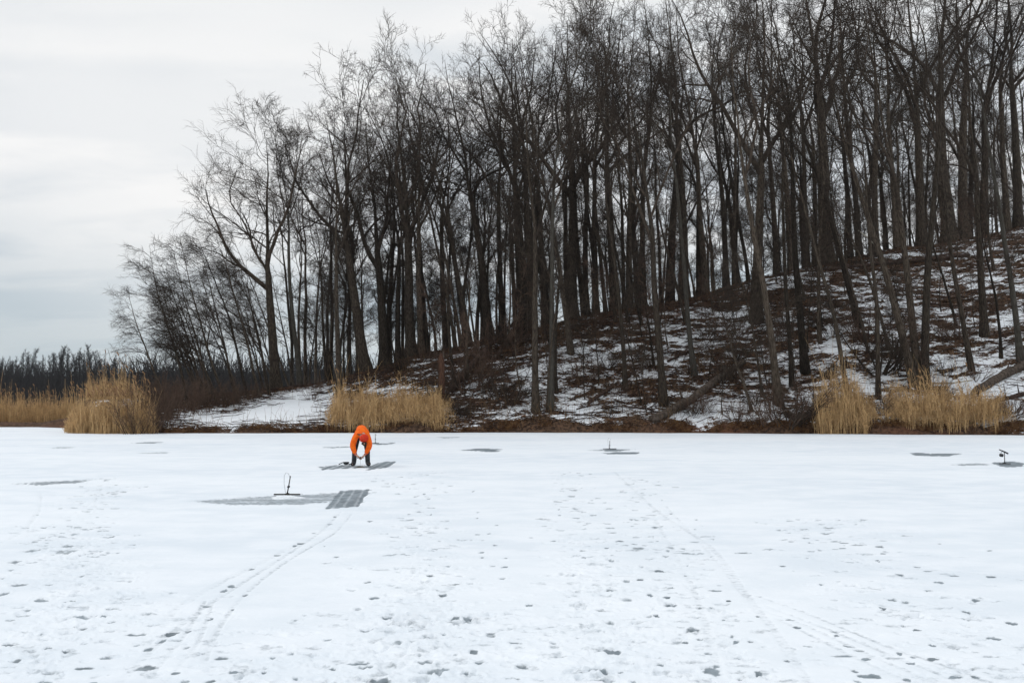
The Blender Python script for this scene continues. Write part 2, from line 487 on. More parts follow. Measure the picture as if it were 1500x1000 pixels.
# fainter, snow-filled prints along the walked trails
rr = random.Random(5)
TRAILS = [((560, 690), (700, 1000), 120, 170), ((830, 690), (900, 1000), 90, 300), ((930, 700), (1060, 1000), 90, 260), ((640, 690), (570, 1000), 80, 160),
          ((150, 700), (60, 1000), 90, 200), ((1200, 760), (1420, 1000), 190, 190), ((60, 770), (350, 1000), 150, 170), ((620, 900), (560, 1000), 260, 70), ((200, 712), (110, 740), 60, 40)]
for (a, b, wd, n) in TRAILS:
    for k in range(int(n * 2.1)):
        t = rr.random() ** 1.6
        px = a[0] + (b[0] - a[0]) * t + rr.gauss(0, wd * (.35 + .65 * t)) * .6
        py = a[1] + (b[1] - a[1]) * t
        if not (-30 < px < 1530): continue
        p = onice(px, py)
        s_ = rr.uniform(.028, .07)
        dent(p.x, p.y, s_ * rr.uniform(.9, 2.2), s_ * rr.uniform(.5, 1.1), rr.choice([.06, .1, .16, .28, .5]) * (1 if p.y > 9 else .55), rr.uniform(-.6, .6), .007)


def track(pts, wdt, dark, depth=.008):
    P = [onice(*p) for p in pts]
    Q = []
    dark = dark * (.9 if P[0].x < 0 else 1.05); wdt = wdt * 1.15
    for i in range(len(P) - 1):
        n = 12
        p0 = P[max(i - 1, 0)]; p1 = P[i]; p2 = P[i + 1]; p3 = P[min(i + 2, len(P) - 1)]
        for k in range(n):
            t = k / n
            Q.append(.5 * ((2 * p1) + (p2 - p0) * t + (2 * p0 - 5 * p1 + 4 * p2 - p3) * t * t + (3 * p1 - p0 - 3 * p2 + p3) * t ** 3))
    Q.append(P[-1])
    for a, b in zip(Q[:-1], Q[1:]):
        mx = .25
        S = sl(min(a.x, b.x) - mx, max(a.x, b.x) + mx, min(a.y, b.y) - mx, max(a.y, b.y) + mx)
        x = XX[S]; y = YY[S]
        dx, dy = b.x - a.x, b.y - a.y
        t = np.clip(((x - a.x) * dx + (y - a.y) * dy) / (dx * dx + dy * dy + 1e-9), 0, 1)
        dd = np.hypot(x - a.x - t * dx, y - a.y - t * dy)
        m = sstep(wdt, wdt * .35, dd) * (0.65 + .9 * wob2[S])
        ICE[S] = np.maximum(ICE[S], np.clip(m * dark, 0, 1))
        ZZ[S] = np.minimum(ZZ[S], -depth * m)


track([(500, 748), (470, 778), (420, 812), (360, 850), (290, 896), (235, 940), (165, 1010)], .035, .34)
track([(515, 752), (490, 780), (430, 815), (372, 858), (330, 905), (306, 952), (300, 968)], .03, .38)
track([(478, 775), (400, 815), (320, 855), (262, 890), (240, 915)], .05, .22)
track([(300, 880), (270, 930), (225, 985), (205, 1010)], .025, .38)
track([(310, 885), (290, 940), (255, 985), (240, 1010)], .025, .34)
track([(900, 690), (960, 745), (1040, 800), (1090, 865), (1140, 930), (1190, 1010)], .05, .30)
track([(975, 740), (1045, 815), (1100, 880), (1170, 910), (1280, 960), (1400, 1010)], .03, .28)
track([(1110, 872), (1190, 900), (1300, 945), (1420, 985), (1490, 1010)], .03, .34)
track([(1120, 885), (1200, 915), (1310, 960), (1440, 1010)], .03, .30)
track([(960, 760), (1000, 830), (1030, 900), (1060, 1010)], .04, .22)
track([(1140, 905), (1240, 955), (1350, 1005)], .03, .3)
track([(60, 720), (58, 745), (30, 780), (-20, 800)], .04, .25)
track([(150, 710), (140, 735), (142, 742)], .04, .25)
track([(0, 790), (90, 780), (200, 752)], .04, .14)
track([(1240, 815), (1290, 830), (1400, 836), (1510, 850)], .02, .30)
track([(1230, 790), (1350, 812), (1500, 815)], .02, .2)


def poly_patch(pts, dark, streak=0.0, soft=.25, ang=0.0, swath=0.0):
    """cleared or wet patch with ragged edge: pts in photograph pixels on the ice"""
    P = np.array([[q.x, q.y] for q in (onice(*p) for p in pts)])
    S = sl(P[:, 0].min() - 1, P[:, 0].max() + 1, P[:, 1].min() - 1, P[:, 1].max() + 1)
    x = XX[S] + wob2[S] * soft * 2; y = YY[S] + wob[S] * soft * 2
    inside = np.zeros(x.shape, bool); dist = np.full(x.shape, 1e9)
    n = len(P)
    for i in range(n):
        x0, y0 = P[i]; x1, y1 = P[(i + 1) % n]
        cond = ((y0 > y) != (y1 > y)) & (x < (x1 - x0) * (y - y0) / (y1 - y0 + 1e-12) + x0)
        inside ^= cond
        dx, dy = x1 - x0, y1 - y0
        t = np.clip(((x - x0) * dx + (y - y0) * dy) / (dx * dx + dy * dy + 1e-12), 0, 1)
        dist = np.minimum(dist, np.hypot(x - x0 - t * dx, y - y0 - t * dy))
    sdist = np.where(inside, dist, -dist)
    m = sstep(-soft * .25, soft * .8, sdist)
    if swath:
        a = XX[S] * math.cos(ang) + YY[S] * math.sin(ang)
        m = m * (1 - streak * sstep(.62, 1.0, np.abs(np.cos(math.pi * (a + .03 * wob2[S]) / swath))))
    elif streak:
        c, q = math.cos(ang), math.sin(ang)
        a = XX[S] * c + YY[S] * q; b = -XX[S] * q + YY[S] * c
        m = m * (1 - streak * sstep(.45, .7, fbm(a * 9, b * .8, 77, 2)))
    ICE[S] = np.maximum(ICE[S], m * dark); ZZ[S] -= .012 * m


poly_patch([(278, 733), (340, 729), (400, 724), (520, 720), (512, 733), (430, 739), (330, 740)], .52, .35, .22, 1.57)
poly_patch([(497, 718), (542, 716), (526, 741), (477, 745)], .92, .45, .035, .13, .17)
poly_patch([(528, 722), (548, 719), (545, 724), (530, 727)], .5, .6, .05, 0)
poly_patch([(15, 708), (60, 704), (140, 701), (120, 706), (50, 711)], .70, .3, .3, 1.57)
poly_patch([(466, 683), (500, 680), (552, 682), (552, 684.5), (500, 686), (472, 688)], .85, .55, .08, .0, .25)
poly_patch([(545, 681), (558, 676), (582, 675), (570, 684), (533, 689)], .95, .5, .06, .0, .22)
poly_patch([(670, 659), (700, 656), (737, 657), (728, 662), (708, 661)], .9, .3, .25, 1.57)
poly_patch([(640, 640), (668, 639), (676, 640.5), (650, 641.5)], .6, .3, .3, 1.57)
poly_patch([(855, 659), (900, 656.5), (932, 658), (900, 661)], .75, .3, .2, 1.57)
poly_patch([(872, 664), (905, 661.5), (938, 662), (932, 665)], .95, .3, .15, 1.57)
poly_patch([(1328, 663), (1345, 662), (1360, 664), (1412, 663.5), (1395, 668), (1345, 667.5)], .95, .3, .2, 1.57)
poly_patch([(1385, 680), (1440, 677), (1455, 681), (1400, 682)], .6, .3, .3, 1.57)
poly_patch([(1450, 677), (1480, 675), (1506, 679), (1500, 683), (1468, 684)], .98, .3, .12, 1.57)
poly_patch([(468, 654.5), (520, 652.5), (520, 654.5), (490, 656)], .7, .3, .2, 1.57)
poly_patch([(540, 648.5), (560, 649), (582, 647.5), (574, 650.5), (552, 651)], .8, .3, .2, 1.57)
poly_patch([(190, 648), (238, 646.5), (236, 648.5), (200, 649.5)], .7, .3, .3, 1.57)
poly_patch([(70, 655), (112, 653.5), (110, 655.5), (80, 656.5)], .55, .3, .3, 1.57)
poly_patch([(198, 663), (250, 661.5), (248, 663.5), (210, 664.5)], .5, .3, .3, 1.57)

# gentle undulation and windblown ripples, real relief
ZZ += .012 * (fbm(XX * .6, YY * .9, 41, 3) - .5) + .006 * (fbm(XX * 3, YY * 4.5, 42, 3) - .5)
# ice edge near the shore is greyer slush in places
V = np.stack([XX, YY, ZZ], -1).reshape(-1, 3)
nr = len(dl)
idx = np.arange(nr * cols).reshape(nr, cols)
q = np.stack([idx[:-1, :-1], idx[:-1, 1:], idx[1:, 1:], idx[1:, :-1]], -1).reshape(-1, 4)
lake = mesh_obj('frozen_lake', V, q.ravel(), np.full(len(q), 4), SNOW)
a_ = lake.data.attributes.new('ice', 'FLOAT', 'POINT'); a_.data.foreach_set('value', ICE.ravel().astype(np.float32))
tag(lake, kind='structure')

# broad sheet under and around everything, out to the horizon
g = MB()
g.add([(-2300, -120, -.14), (1300, -120, -.14), (1300, 2000, -.14), (-2300, 2000, -.14)], [(0, 1, 2, 3)])
gm, gnt, gb = new_mat('open_ground', .9, .1)
L(gnt, mixrgb(gnt, maprange(gnt, noise_n(gnt, .02, 6, .6), .25, .35), (.45, .42, .38), (.74, .77, .80)), gb.inputs['Base Color'])
tag(g.build('ground', gm), kind='structure')

# ------------------------------------------------------------------ hillside
def hill_mat():
    m, nt, b = new_mat('hillside', .9, .08)
    at_ = nt.nodes.new('ShaderNodeAttribute'); at_.attribute_name = 'snow'
    rs = nt.nodes.new('ShaderNodeAttribute'); rs.attribute_name = 'rust'
    n_a = noise_n(nt, 4.2, 6, .72, stretch=(.62, 1.5, 1.8))
    n_b = noise_n(nt, 11.0, 4, .6)
    v = math_n(nt, 'ADD', at_.outputs['Fac'], math_n(nt, 'MULTIPLY', math_n(nt, 'SUBTRACT', n_a, .5), 1.9))
    v = math_n(nt, 'ADD', v, math_n(nt, 'MULTIPLY', math_n(nt, 'SUBTRACT', n_b, .5), .5))
    f = maprange(nt, v, .46, .60)
    leaf = mixrgb(nt, maprange(nt, noise_n(nt, 6, 5, .65), .35, .65), (.024, .015, .011), (.135, .080, .050))
    leaf = mixrgb(nt, maprange(nt, math_n(nt, 'ADD', rs.outputs['Fac'], math_n(nt, 'MULTIPLY', math_n(nt, 'SUBTRACT', n_b, .5), .8)), .35, .8), leaf, (.125, .055, .032))
    snow = mixrgb(nt, n_a, (.80, .82, .85), (.90, .91, .92))
    L(nt, mixrgb(nt, f, leaf, snow), b.inputs['Base Color'])
    bump(nt, b, math_n(nt, 'ADD', math_n(nt, 'MULTIPLY', n_b, .6), math_n(nt, 'MULTIPLY', n_a, .8)), .7, .08)
    return m


def snow_field(x, y, z):
    px, py = 750 + F * x / y, 590 - F * (z - HCAM) / y
    s_ = .49 + 1.55 * (fbm(x * .9 + z * .5, y * 2.3, 61, 4, .6) - .5)
    s_ = s_ + .65 * (fbm(x * .22, y * .34, 66, 3) - .5)

    def blob(cx, cy, rx, ry, a):
        return a * np.exp(-((px - cx) / rx) ** 2 - ((py - cy) / ry) ** 2)
    s_ = s_ + blob(425, 602, 65, 18, .95) + blob(310, 614, 80, 12, .7) + blob(900, 600, 90, 12, .25) + blob(1035, 600, 50, 16, .35) \
        + blob(600, 575, 60, 15, .25) + blob(455, 575, 30, 10, .5) + blob(1260, 560, 60, 25, .18) + blob(1470, 600, 40, 16, .45) - blob(1420, 420, 150, 40, .12)
    s_ = s_ - blob(700, 520, 60, 50, .22) - blob(690, 600, 60, 20, .15) - blob(980, 440, 190, 14, .30) - blob(760, 480, 110, 12, .3) - blob(560, 560, 60, 20, .1)
    s_ = s_ - blob(1300, 385, 150, 8, .35) - blob(330, 590, 40, 10, .1)
    shore = y - np.interp(px, *SH)
    s_ = s_ - (.25 + .5 * fbm(x * .5, y * 0 + 4, 83, 3)) * sstep(.75, .2, shore)
    rid = y - np.interp(px, *RD)
    s_ = s_ - .35 * sstep(-2.2, 0, rid)
    return s_


def rust_field(x, y, z):
    px = 750 + F * x / y
    py = 590 - F * (z - HCAM) / y
    shore = y - np.interp(px, *SH)
    r_ = .9 * (fbm(x * .25, y * .4, 71, 3) - .35)
    r_ = r_ + .22 * sstep(1.6, .5, shore) + .45 * np.exp(-((px - 900) / 170) ** 2 - ((py - 455) / 18) ** 2)
    r_ = r_ + .4 * np.exp(-((px - 1020) / 100) ** 2 - ((py - 425) / 14) ** 2)
    return r_


ucol = np.linspace(-.95, .80, 1150)
yr = np.concatenate([np.arange(33, 41, .5), np.arange(41, 86, .09), np.arange(86, 190, 2.0)])
Y2, U2 = np.meshgrid(yr, ucol, indexing='ij'); X2 = U2 * Y2
Z2 = H(X2, Y2)
S2 = snow_field(X2, Y2, Z2)
vis = sstep(.2, 1.5, Y2 - np.interp(750 + F * U2, *SH))
Z2 = Z2 + vis * (.10 * (fbm(X2 * 2.0, Y2 * 3.6, 33, 3) - .5) - .06 * sstep(.4, .7, S2))
edge = np.exp(-((Y2 - np.interp(750 + F * U2, *SH) - .7) / .6) ** 2)
Z2 = Z2 + edge * .26 * (fbm(X2 * 1.1, Y2 * .8, 37, 3) - .42)
V = np.stack([X2, Y2, Z2], -1).reshape(-1, 3)
idx = np.arange(V.shape[0]).reshape(len(yr), len(ucol))
q = np.stack([idx[:-1, :-1], idx[:-1, 1:], idx[1:, 1:], idx[1:, :-1]], -1).reshape(-1, 4)
hill = mesh_obj('hillside', V, q.ravel(), np.full(len(q), 4), hill_mat())
a_ = hill.data.attributes.new('snow', 'FLOAT', 'POINT'); a_.data.foreach_set('value', S2.ravel().astype(np.float32))
a_ = hill.data.attributes.new('rust', 'FLOAT', 'POINT'); a_.data.foreach_set('value', rust_field(X2, Y2, Z2).ravel().astype(np.float32))
tag(hill, kind='structure')


# fallen leaves: curled flakes in drifts over the slope
def flakes(n, name, mat, label, smin, smax, cond, lift=.03, cat='leaves'):
    px = RNG.uniform(205, 1540, n); u = (px - 750) / F
    s0 = np.interp(px, *SH); r0 = np.interp(px, *RD)
    y = s0 + RNG.random(n) ** .8 * (r0 - s0 + 2)
    x = u * y; z = H(x, y)
    k = cond(x, y, z, y - s0)
    x, y, z = x[k], y[k], z[k]; n = len(x)
    s_ = RNG.uniform(smin, smax, n)
    a = RNG.uniform(0, 6.28, n); tl = RNG.uniform(-.9, .9, n)
    e1 = np.stack([np.cos(a), np.sin(a), RNG.uniform(-.3, .5, n)], -1)
    e2 = np.stack([-np.sin(a) * np.cos(tl), np.cos(a) * np.cos(tl), np.sin(tl)], -1)
    c = np.stack([x, y, z + lift + s_ * .25], -1)
    w_ = RNG.uniform(.35, .8, n)
    S_ = s_[:, None]; W_ = (s_ * w_)[:, None]
    v = np.stack([c - e1 * S_, c - e2 * W_, c + e1 * S_ + np.array([0, 0, .03]), c + e2 * W_], 1).reshape(-1, 3)
    i = np.arange(n * 4).reshape(n, 4)
    o = mesh_obj(name, v, i.ravel(), np.full(n, 4), mat, smooth=False)
    tag(o, label, cat, kind='stuff')


flakes(60000, 'leaf_litter', LEAFM, 'dark brown fallen leaves and debris drifted over the snowy slope', .04, .13,
       lambda x, y, z, s: (snow_field(x, y, z) + RNG.normal(0, .12, len(x)) < .42))
flakes(26000, 'rusty_leaves', LEAFR, 'rust coloured leaves banked along the shore and ridge', .03, .09,
       lambda x, y, z, s: (rust_field(x, y, z) + RNG.normal(0, .1, len(x)) > .62) & (snow_field(x, y, z) < .5))


# fallen sticks and dead weeds
def sticks(n):
    m = MB()
    px = RNG.uniform(205, 1540, n); u = (px - 750) / F
    s0 = np.interp(px, *SH); r0 = np.interp(px, *RD)
    y = s0 + .3 + RNG.random(n) * (r0 - s0); x = u * y
    k = snow_field(x, y, H(x, y)) < RNG.uniform(.5, 1.1, n); x = x[k]; y = y[k]; n = len(x)
    a = RNG.normal(.1, .5, n); Ln = RNG.uniform(.4, 2.6, n) ** 1.0
    P = np.empty((n, 4, 3))
    for i, t in enumerate((-.5, -.15, .2, .5)):
        xx = x + np.cos(a) * Ln * t; yy = y + np.sin(a) * Ln * t + RNG.normal(0, .04, n)
        P[:, i, 0] = xx; P[:, i, 1] = yy; P[:, i, 2] = H(xx, yy) + RNG.uniform(.02, .16, n)
    r = RNG.uniform(.008, .026, n) * np.where(RNG.random(n) < .08, 2.2, 1.0)
    m.tubes(P, r[:, None] * np.array([[1, .9, .75, .5]]), 4)
    o = m.build('fallen_sticks', LOGD)
    tag(o, 'dark sticks and dead branches strewn over the snowy slope', 'sticks', kind='stuff')


sticks(5200)


def weeds(n):
    px = RNG.uniform(230, 1540, n)
    dens = fbm(px / 60, px * 0 + 2, 91, 2)
    px = px[RNG.random(n) < dens * 1.1]; n = len(px); u = (px - 750) / F
    s0 = np.interp(px, *SH); r0 = np.interp(px, *RD)
    y = s0 + .2 + RNG.random(n) ** 1.5 * (r0 - s0) * .9; x = u * y; z = H(x, y)
    k = snow_field(x, y, z) < RNG.uniform(.5, 1.1, n); x = x[k]; y = y[k]; z = z[k]; n = len(x)
    h = RNG.uniform(.3, 1.3, n); lean = RNG.normal(0, .25, (n, 2))
    P = np.empty((n, 3, 3))
    for i, t in enumerate((0, .55, 1.)):
        P[:, i, 0] = x + lean[:, 0] * h * t * t; P[:, i, 1] = y + lean[:, 1] * h * t * t; P[:, i, 2] = z - .03 + h * t
    m = MB(); m.tubes(P, np.tile([[.009, .007, .004]], (n, 1)), 3, cap=False)
    o = m.build('dead_weeds', WEED); tag(o, 'thin dead weed stalks standing out of the snowy slope', 'weeds', kind='stuff')


weeds(4200)


# ------------------------------------------------------------------ trees
def unit(v):
    return v / (np.linalg.norm(v, axis=-1, keepdims=True) + 1e-9)


def grow(P0, D, Ln, R0, steps, jit, up, rng, taper=.25, wind=None):
    n = len(P0); P = np.empty((n, steps + 1, 3)); P[:, 0] = P0; d = unit(D)
    for k in range(steps):
        d = unit(d + rng.normal(0, jit, (n, 3)) + np.array([0, 0, up]) + (wind if wind is not None else 0))
        P[:, k + 1] = P[:, k] + d * (Ln / steps)[:, None]
    t = np.linspace(0, 1, steps + 1)[None]
    return P, R0[:, None] * (1 - (1 - taper) * t)


def kids(P, Rr, Ln, k, t0, t1, ang, ratio, rr_, rng, decay=.5, azbias=None):
    """k children along each branch"""
    n, S, _ = P.shape
    t = t0 + (t1 - t0) * (np.arange(k)[None] + rng.uniform(0, 1, (n, k))) / k
    f = t * (S - 1); i = np.clip(np.floor(f).astype(int), 0, S - 2); w_ = f - i
    ii = np.arange(n)[:, None]
    p = P[ii, i] * (1 - w_[..., None]) + P[ii, i + 1] * w_[..., None]
    d = unit(P[ii, i + 1] - P[ii, i])
    r = Rr[ii, i] * (1 - w_) + Rr[ii, i + 1] * w_
    a = rng.uniform(ang[0], ang[1], (n, k))
    side = rng.normal(0, 1, (n, k, 3))
    if azbias is not None:
        side = side + np.array(azbias)
    side = unit(side - (side * d).sum(-1, keepdims=True) * d)
    nd = d * np.cos(a)[..., None] + side * np.sin(a)[..., None]
    l = Ln[:, None] * ratio * (1 - decay * t) * rng.uniform(.65, 1.2, (n, k))
    rad = np.minimum(r * rr_ * rng.uniform(.75, 1.1, (n, k)), r * .9)
    return p.reshape(-1, 3), nd.reshape(-1, 3), l.ravel(), rad.ravel()


def make_tree(name, seed, h, r0, bole=.45, limbs=13, limb_len=.30, limb_ang=(.45, .8), up=.10, twk=(7, 6, 5), lean=(0, 0), curve=.02,
              azbias=None, wind=None, mat=BARK, tmat=TWIG, trunk_sides=9, low=0, twig_r=.0072, flare=1.5, fork=0):
    rng = np.random.default_rng(seed)
    root = empty(name)
    # trunk
    S = 14
    P = np.zeros((1, S + 1, 3)); d = np.array([lean[0], lean[1], 1.0]); d /= np.linalg.norm(d)
    drift = rng.normal(0, curve, 3) * .15; drift[2] = 0
    for k in range(S):
        d = d + rng.normal(0, curve * (3.2 if fork and k > bole * S else 1), 3) * np.array([1, 1, .2]) + drift * .5
        d[0] -= lean[0] * .05
        d /= np.linalg.norm(d); P[0, k + 1] = P[0, k] + d * h / S
    P[0, 0, 2] -= .4
    t = np.linspace(0, 1, S + 1)
    Rr = (r0 * (1 - t) ** 1.0 * .93 + r0 * .05)[None].copy()
    if fork: Rr[0] *= 1 - .30 * np.clip((t - bole - .02) * 12, 0, 1)
    Rr[0, 0] *= flare
    mt = MB()
    Q = []; RQ = []
    Q.append(P[0, 0]); RQ.append(Rr[0, 0])
    q_ = P[0, 0] * .6 + P[0, 1] * .4; q_ = P[0, 0] + (P[0, 1] - P[0, 0]) * .42
    Q.append(q_); RQ.append(r0 * 1.25)
    for k in range(1, S + 1):
        Q.append(P[0, k]); RQ.append(Rr[0, k])
    mt.tube(np.array(Q), np.array(RQ), trunk_sides)
    mt.build('trunk', mat, root)
    mc = MB()
    Lh = np.array([h])
    p, dd, l, r = kids(P, Rr, Lh, limbs, bole, .95, limb_ang, limb_len, .62, rng, .62, azbias)
    if fork:
        p2, d2, l2, r2 = kids(P, Rr, Lh, fork, bole * .92, bole + .12, (.35, .72), (1 - bole) * 1.02, .85, rng, .25, azbias)
        r2 = np.clip(r2, .05, l2 * .021)
        PL_, RL_ = grow(p2, d2, l2, r2, 10, .13, .055, rng, .16, wind); mc.tubes(PL_, RL_, 7, cap=False)
        p3, d3, l3, r3 = kids(PL_, RL_, l2, 6, .16, .97, (.45, 1.0), .52, .6, rng, .5, azbias)
        p = np.concatenate([p, p3]); dd = np.concatenate([dd, d3]); l = np.concatenate([l, l3]); r = np.concatenate([r, r3])
    if low:
        p2, d2, l2, r2 = kids(P, Rr, Lh, low, .18, bole, (.9, 1.4), limb_len * .42, .16, rng, .2, azbias)
        p = np.concatenate([p, p2]); dd = np.concatenate([dd, d2]); l = np.concatenate([l, l2]); r = np.concatenate([r, r2])
    r = np.clip(np.minimum(r, l * .020), .018, None)
    P1, R1 = grow(p, dd, l, r, 9, .18, up, rng, .22, wind); mc.tubes(P1, R1, 6, cap=False)
    p, dd, l, r = kids(P1, R1, l, twk[0], .15, 1., (.40, .85), .62, .58, rng, .45)
    r = np.clip(np.minimum(r, l * .018), .013, .07)
    P2, R2 = grow(p, dd, l, r, 6, .16, up * .5, rng, .3, wind); mc.tubes(P2, R2, 4, cap=False)
    p, dd, l, r = kids(P2, R2, l, twk[1], .12, 1., (.42, .95), .60, .6, rng, .4)
    r = np.clip(r, twig_r * 1.35, .04); l = np.clip(l, .45, 2.4)
    P3, R3 = grow(p, dd, l, r, 4, .13, up * .25, rng, .5, wind); mc.tubes(P3, R3, 3, cap=False)
    if twk[2]:
        p, dd, l, r = kids(P3, R3, l, twk[2], .12, 1., (.42, .95), .70, .7, rng, .3)
        r = np.full(len(r), twig_r); l = np.clip(l, .35, 1.4)
        P4, R4 = grow(p, dd, l, r, 2, .13, up * .25, rng, .5, wind); mc.tubes(P4, R4, 3, cap=False)
    mc.build('crown', tmat, root)
    root['_h'] = h
    return root


PROTO = {'under': [], 'fat': [], 'mid': [], 'thin': [], 'sap': [], 'lean': [], 'far': [], 'pale': []}
for i in range(4):
    PROTO['fat'].append(make_tree('bare_tree', 100 + i, 23, .46, .42 + .05 * (i % 3), 4, .34, (.50, 1.10), .04, (5, 5, 3), curve=.02, twig_r=.009, fork=3, low=2))
for i in range(5):
    PROTO['mid'].append(make_tree('bare_tree', 200 + i, 22, .27, .42 + .06 * (i % 3), 4, .30, (.45, 1.10), .04, (5, 5, 3), curve=.025, twig_r=.009, fork=2 + i % 2, low=3))
for i in range(5):
    PROTO['thin'].append(make_tree('bare_tree', 300 + i, 18, .14, .45 + .05 * (i % 3), 7, .24, (.40, 1.0), .05, (6, 4, 2), curve=.032, twig_r=.008, fork=1, low=5, trunk_sides=7))
for i in range(4):
    PROTO['sap'].append(make_tree('sapling', 400 + i, 7, .045, .22, 16, .24, (.6, 1.1), .06, (5, 4, 0), curve=.05, trunk_sides=6, twig_r=.005, tmat=TWIG_BROWN if i % 2 else TWIG))
for i in range(4):
    PROTO['lean'].append(make_tree('leaning_tree', 500 + i, 14, .11, .25, 18, .27, (.5, .9), .04, (6, 4, 3), curve=.03, azbias=(-.8, 0, .1), wind=np.array([-.05, 0, .0]), trunk_sides=7, twig_r=.006))
for i in range(3):
    PROTO['far'].append(make_tree('distant_tree', 600 + i, 15, .17, .12, 26, .24, (.25, .55), .16, (6, 5, 0), curve=.03, trunk_sides=5, twig_r=.018, mat=TWIG_FAR, tmat=TWIG_FAR))
for i in range(4):
    PROTO['under'].append(make_tree('bare_tree', 800 + i, 11, .07, .15, 20, .24, (.7, 1.25), .04, (7, 5, 3), curve=.03, trunk_sides=6, twig_r=.0065))
for i in range(2):
    PROTO['pale'].append(make_tree('bare_tree', 700 + i, 21, .19, .5, 12, .24, (.35, .75), .10, (6, 6, 5), curve=.03, fork=1, low=4, mat=BARK_PALE))
used = set()


def place(kind, base, tip_dir, h, label, cat, group=None, width=None, rng=random, idx=None, yaw=None):
    ps = PROTO[kind]
    k = rng.randrange(len(ps)) if idx is None else idx
    src = ps[k]
    if (kind, k) in used:
        o = copy_tree(src)
    else:
        used.add((kind, k)); o = src
    for key in ('label', 'category', 'group', 'kind'):
        if key in o: del o[key]
    s_ = h / src['_h']
    sw = s_
    if width:
        base_r = {'under': .07, 'fat': .46, 'mid': .27, 'thin': .14, 'sap': .045, 'lean': .11, 'far': .2, 'pale': .19}[kind]
        sw = min(max(width / 2 / base_r, s_ * .8), s_ * 1.35)
    o.location = base
    z = Vector(tip_dir).normalized()
    q_ = Vector((0, 0, 1)).rotation_difference(z) @ Quaternion((0, 0, 1), rng.uniform(0, 6.28) if yaw is None else yaw)
    o.rotation_mode = 'QUATERNION'; o.rotation_quaternion = q_
    o.scale = (sw, sw, s_)
    tag(o, label, cat, group)
    return o


# silhouette of the wood's top in the photograph
TOP = ([160, 230, 300, 345, 400, 430, 500, 560, 600, 650, 700, 800, 1000, 1500], [430, 345, 330, 165, 150, 120, 92, 120, 62, 20, 0, -30, -120, -220])
trng = random.Random(3)


def by_px(kind, bx, by, ux, uy, wpx, label, hpx=None, dy=0.0, group='bare trees of the hillside wood', **kw):
    """trunk standing at pixel (bx,by) and passing (ux,uy); wpx its width"""
    b = ground_hit(bx, by)
    if dy:
        b.y += dy; b.x = (bx - 750) / F * b.y; b.z = hz(b.x, b.y)
    tip = at(ux, uy, b.y)
    d = (tip - b).normalized(); d.y += trng.uniform(-.03, .03)
    top = hpx if hpx is not None else float(np.interp(ux, *TOP)) + trng.uniform(-10, 30)
    h = (at(bx, top, b.y).z - b.z) / max(d.z, .7) * {'fat': .85, 'mid': .86, 'thin': .93, 'pale': .90}.get(kind, 1)
    h = min(h, 31)
    return place(kind, b, d, h, label, 'tree', group, wpx * .80 * b.y / F, trng, **kw)


# the tall spreading tree at the end of the wood gets a shape of its own
sp = make_tree('bare_tree', 901, 18.6, .40, .42, 12, .55, (.75, 1.3), .03, (7, 5, 4), lean=(-.14, 0), curve=.014, azbias=(-1.1, 0, -.15), fork=2, flare=1.7)
b = ground_hit(405, 566); sp.location = b
tag(sp, 'tall bare tree with long limbs spreading left into open sky', 'tree', 'bare trees of the hillside wood')

by_px('pale', 440, 566, 424, 276, 10, 'pale grey straight tree just right of the big spreading tree at the wood end', 128)
by_px('mid', 497, 578, 484, 302, 11, 'straight tree rising from the left edge of the central reed clump', 96)
by_px('fat', 537, 540, 508, 360, 22, 'thick trunk curving up to the left behind the tan reeds and the angler', 100)
by_px('thin', 479, 548, 465, 390, 6, 'thin tree between the pale trunk and the reed clump', 200)
by_px('fat', 563, 530, 549, 312, 20, 'dark thick trunk second from the curved trunk above the reeds', 110)
by_px('mid', 583, 526, 575, 300, 12, 'medium trunk filling the gap left of the double wide trunk', 130)
by_px('fat', 603, 520, 594, 291, 22, 'left half of the widest twin trunks above the central reeds', 60)
by_px('mid', 617, 519, 606, 300, 14, 'right half of the widest twin trunks above the central reeds', 70)
by_px('thin', 667, 506, 640, 320, 7, 'slim left leaning tree at the ridge right of the twin trunks', 40)
by_px('thin', 676, 504, 650, 310, 7, 'second slim left leaning tree right of the twin trunks', 60)
by_px('mid', 689, 500, 660, 300, 10, 'third and thickest of the slim leaning trees at the ridge', 20)
by_px('fat', 718, 492, 694, 312, 18, 'thick tree leaning left beside the rusty thicket on the ridge', 15)
by_px('mid', 735, 488, 727, 229, 12, 'wavy trunk that bends right then left above the rusty thicket', 5)
by_px('fat', 766, 480, 756, 260, 18, 'left trunk of the wide dark pair above the rust bank', -10)
by_px('fat', 779, 478, 768, 260, 17, 'right trunk of the wide dark pair above the rust bank', -20)
by_px('pale', 806, 600, 804, 260, 11, 'grey straight trunk standing low by the shore left of the rusty bank', -60)
by_px('mid', 785, 603, 778, 300, 9, 'dark slim trunk by the shore touching the grey trunk on its left', -30)
by_px('mid', 836, 517, 808, 312, 10, 'trunk leaning left across the upper slope right of the grey shore trunk', 0)
by_px('mid', 857, 457, 849, 260, 13, 'left of two close dark trunks at the rust topped ridge', -20)
by_px('mid', 873, 455, 865, 240, 13, 'right of two close dark trunks at the rust topped ridge', -60)
by_px('fat', 901, 451, 893, 200, 19, 'thick dark ridge trunk with a broad fan of branches high above', -40)
by_px('mid', 922, 449, 915, 200, 14, 'dark ridge trunk close against the right of the thick fan shaped tree', -80)
by_px('mid', 937, 447, 930, 180, 13, 'ridge trunk second right of the thick fan shaped tree', -80)
by_px('thin', 916, 570, 910, 380, 8, 'slim slope trunk below the thick fan shaped ridge tree', -10)
by_px('mid', 972, 592, 958, 364, 10, 'dark trunk standing just left of the lower end of the leaning log', -70)
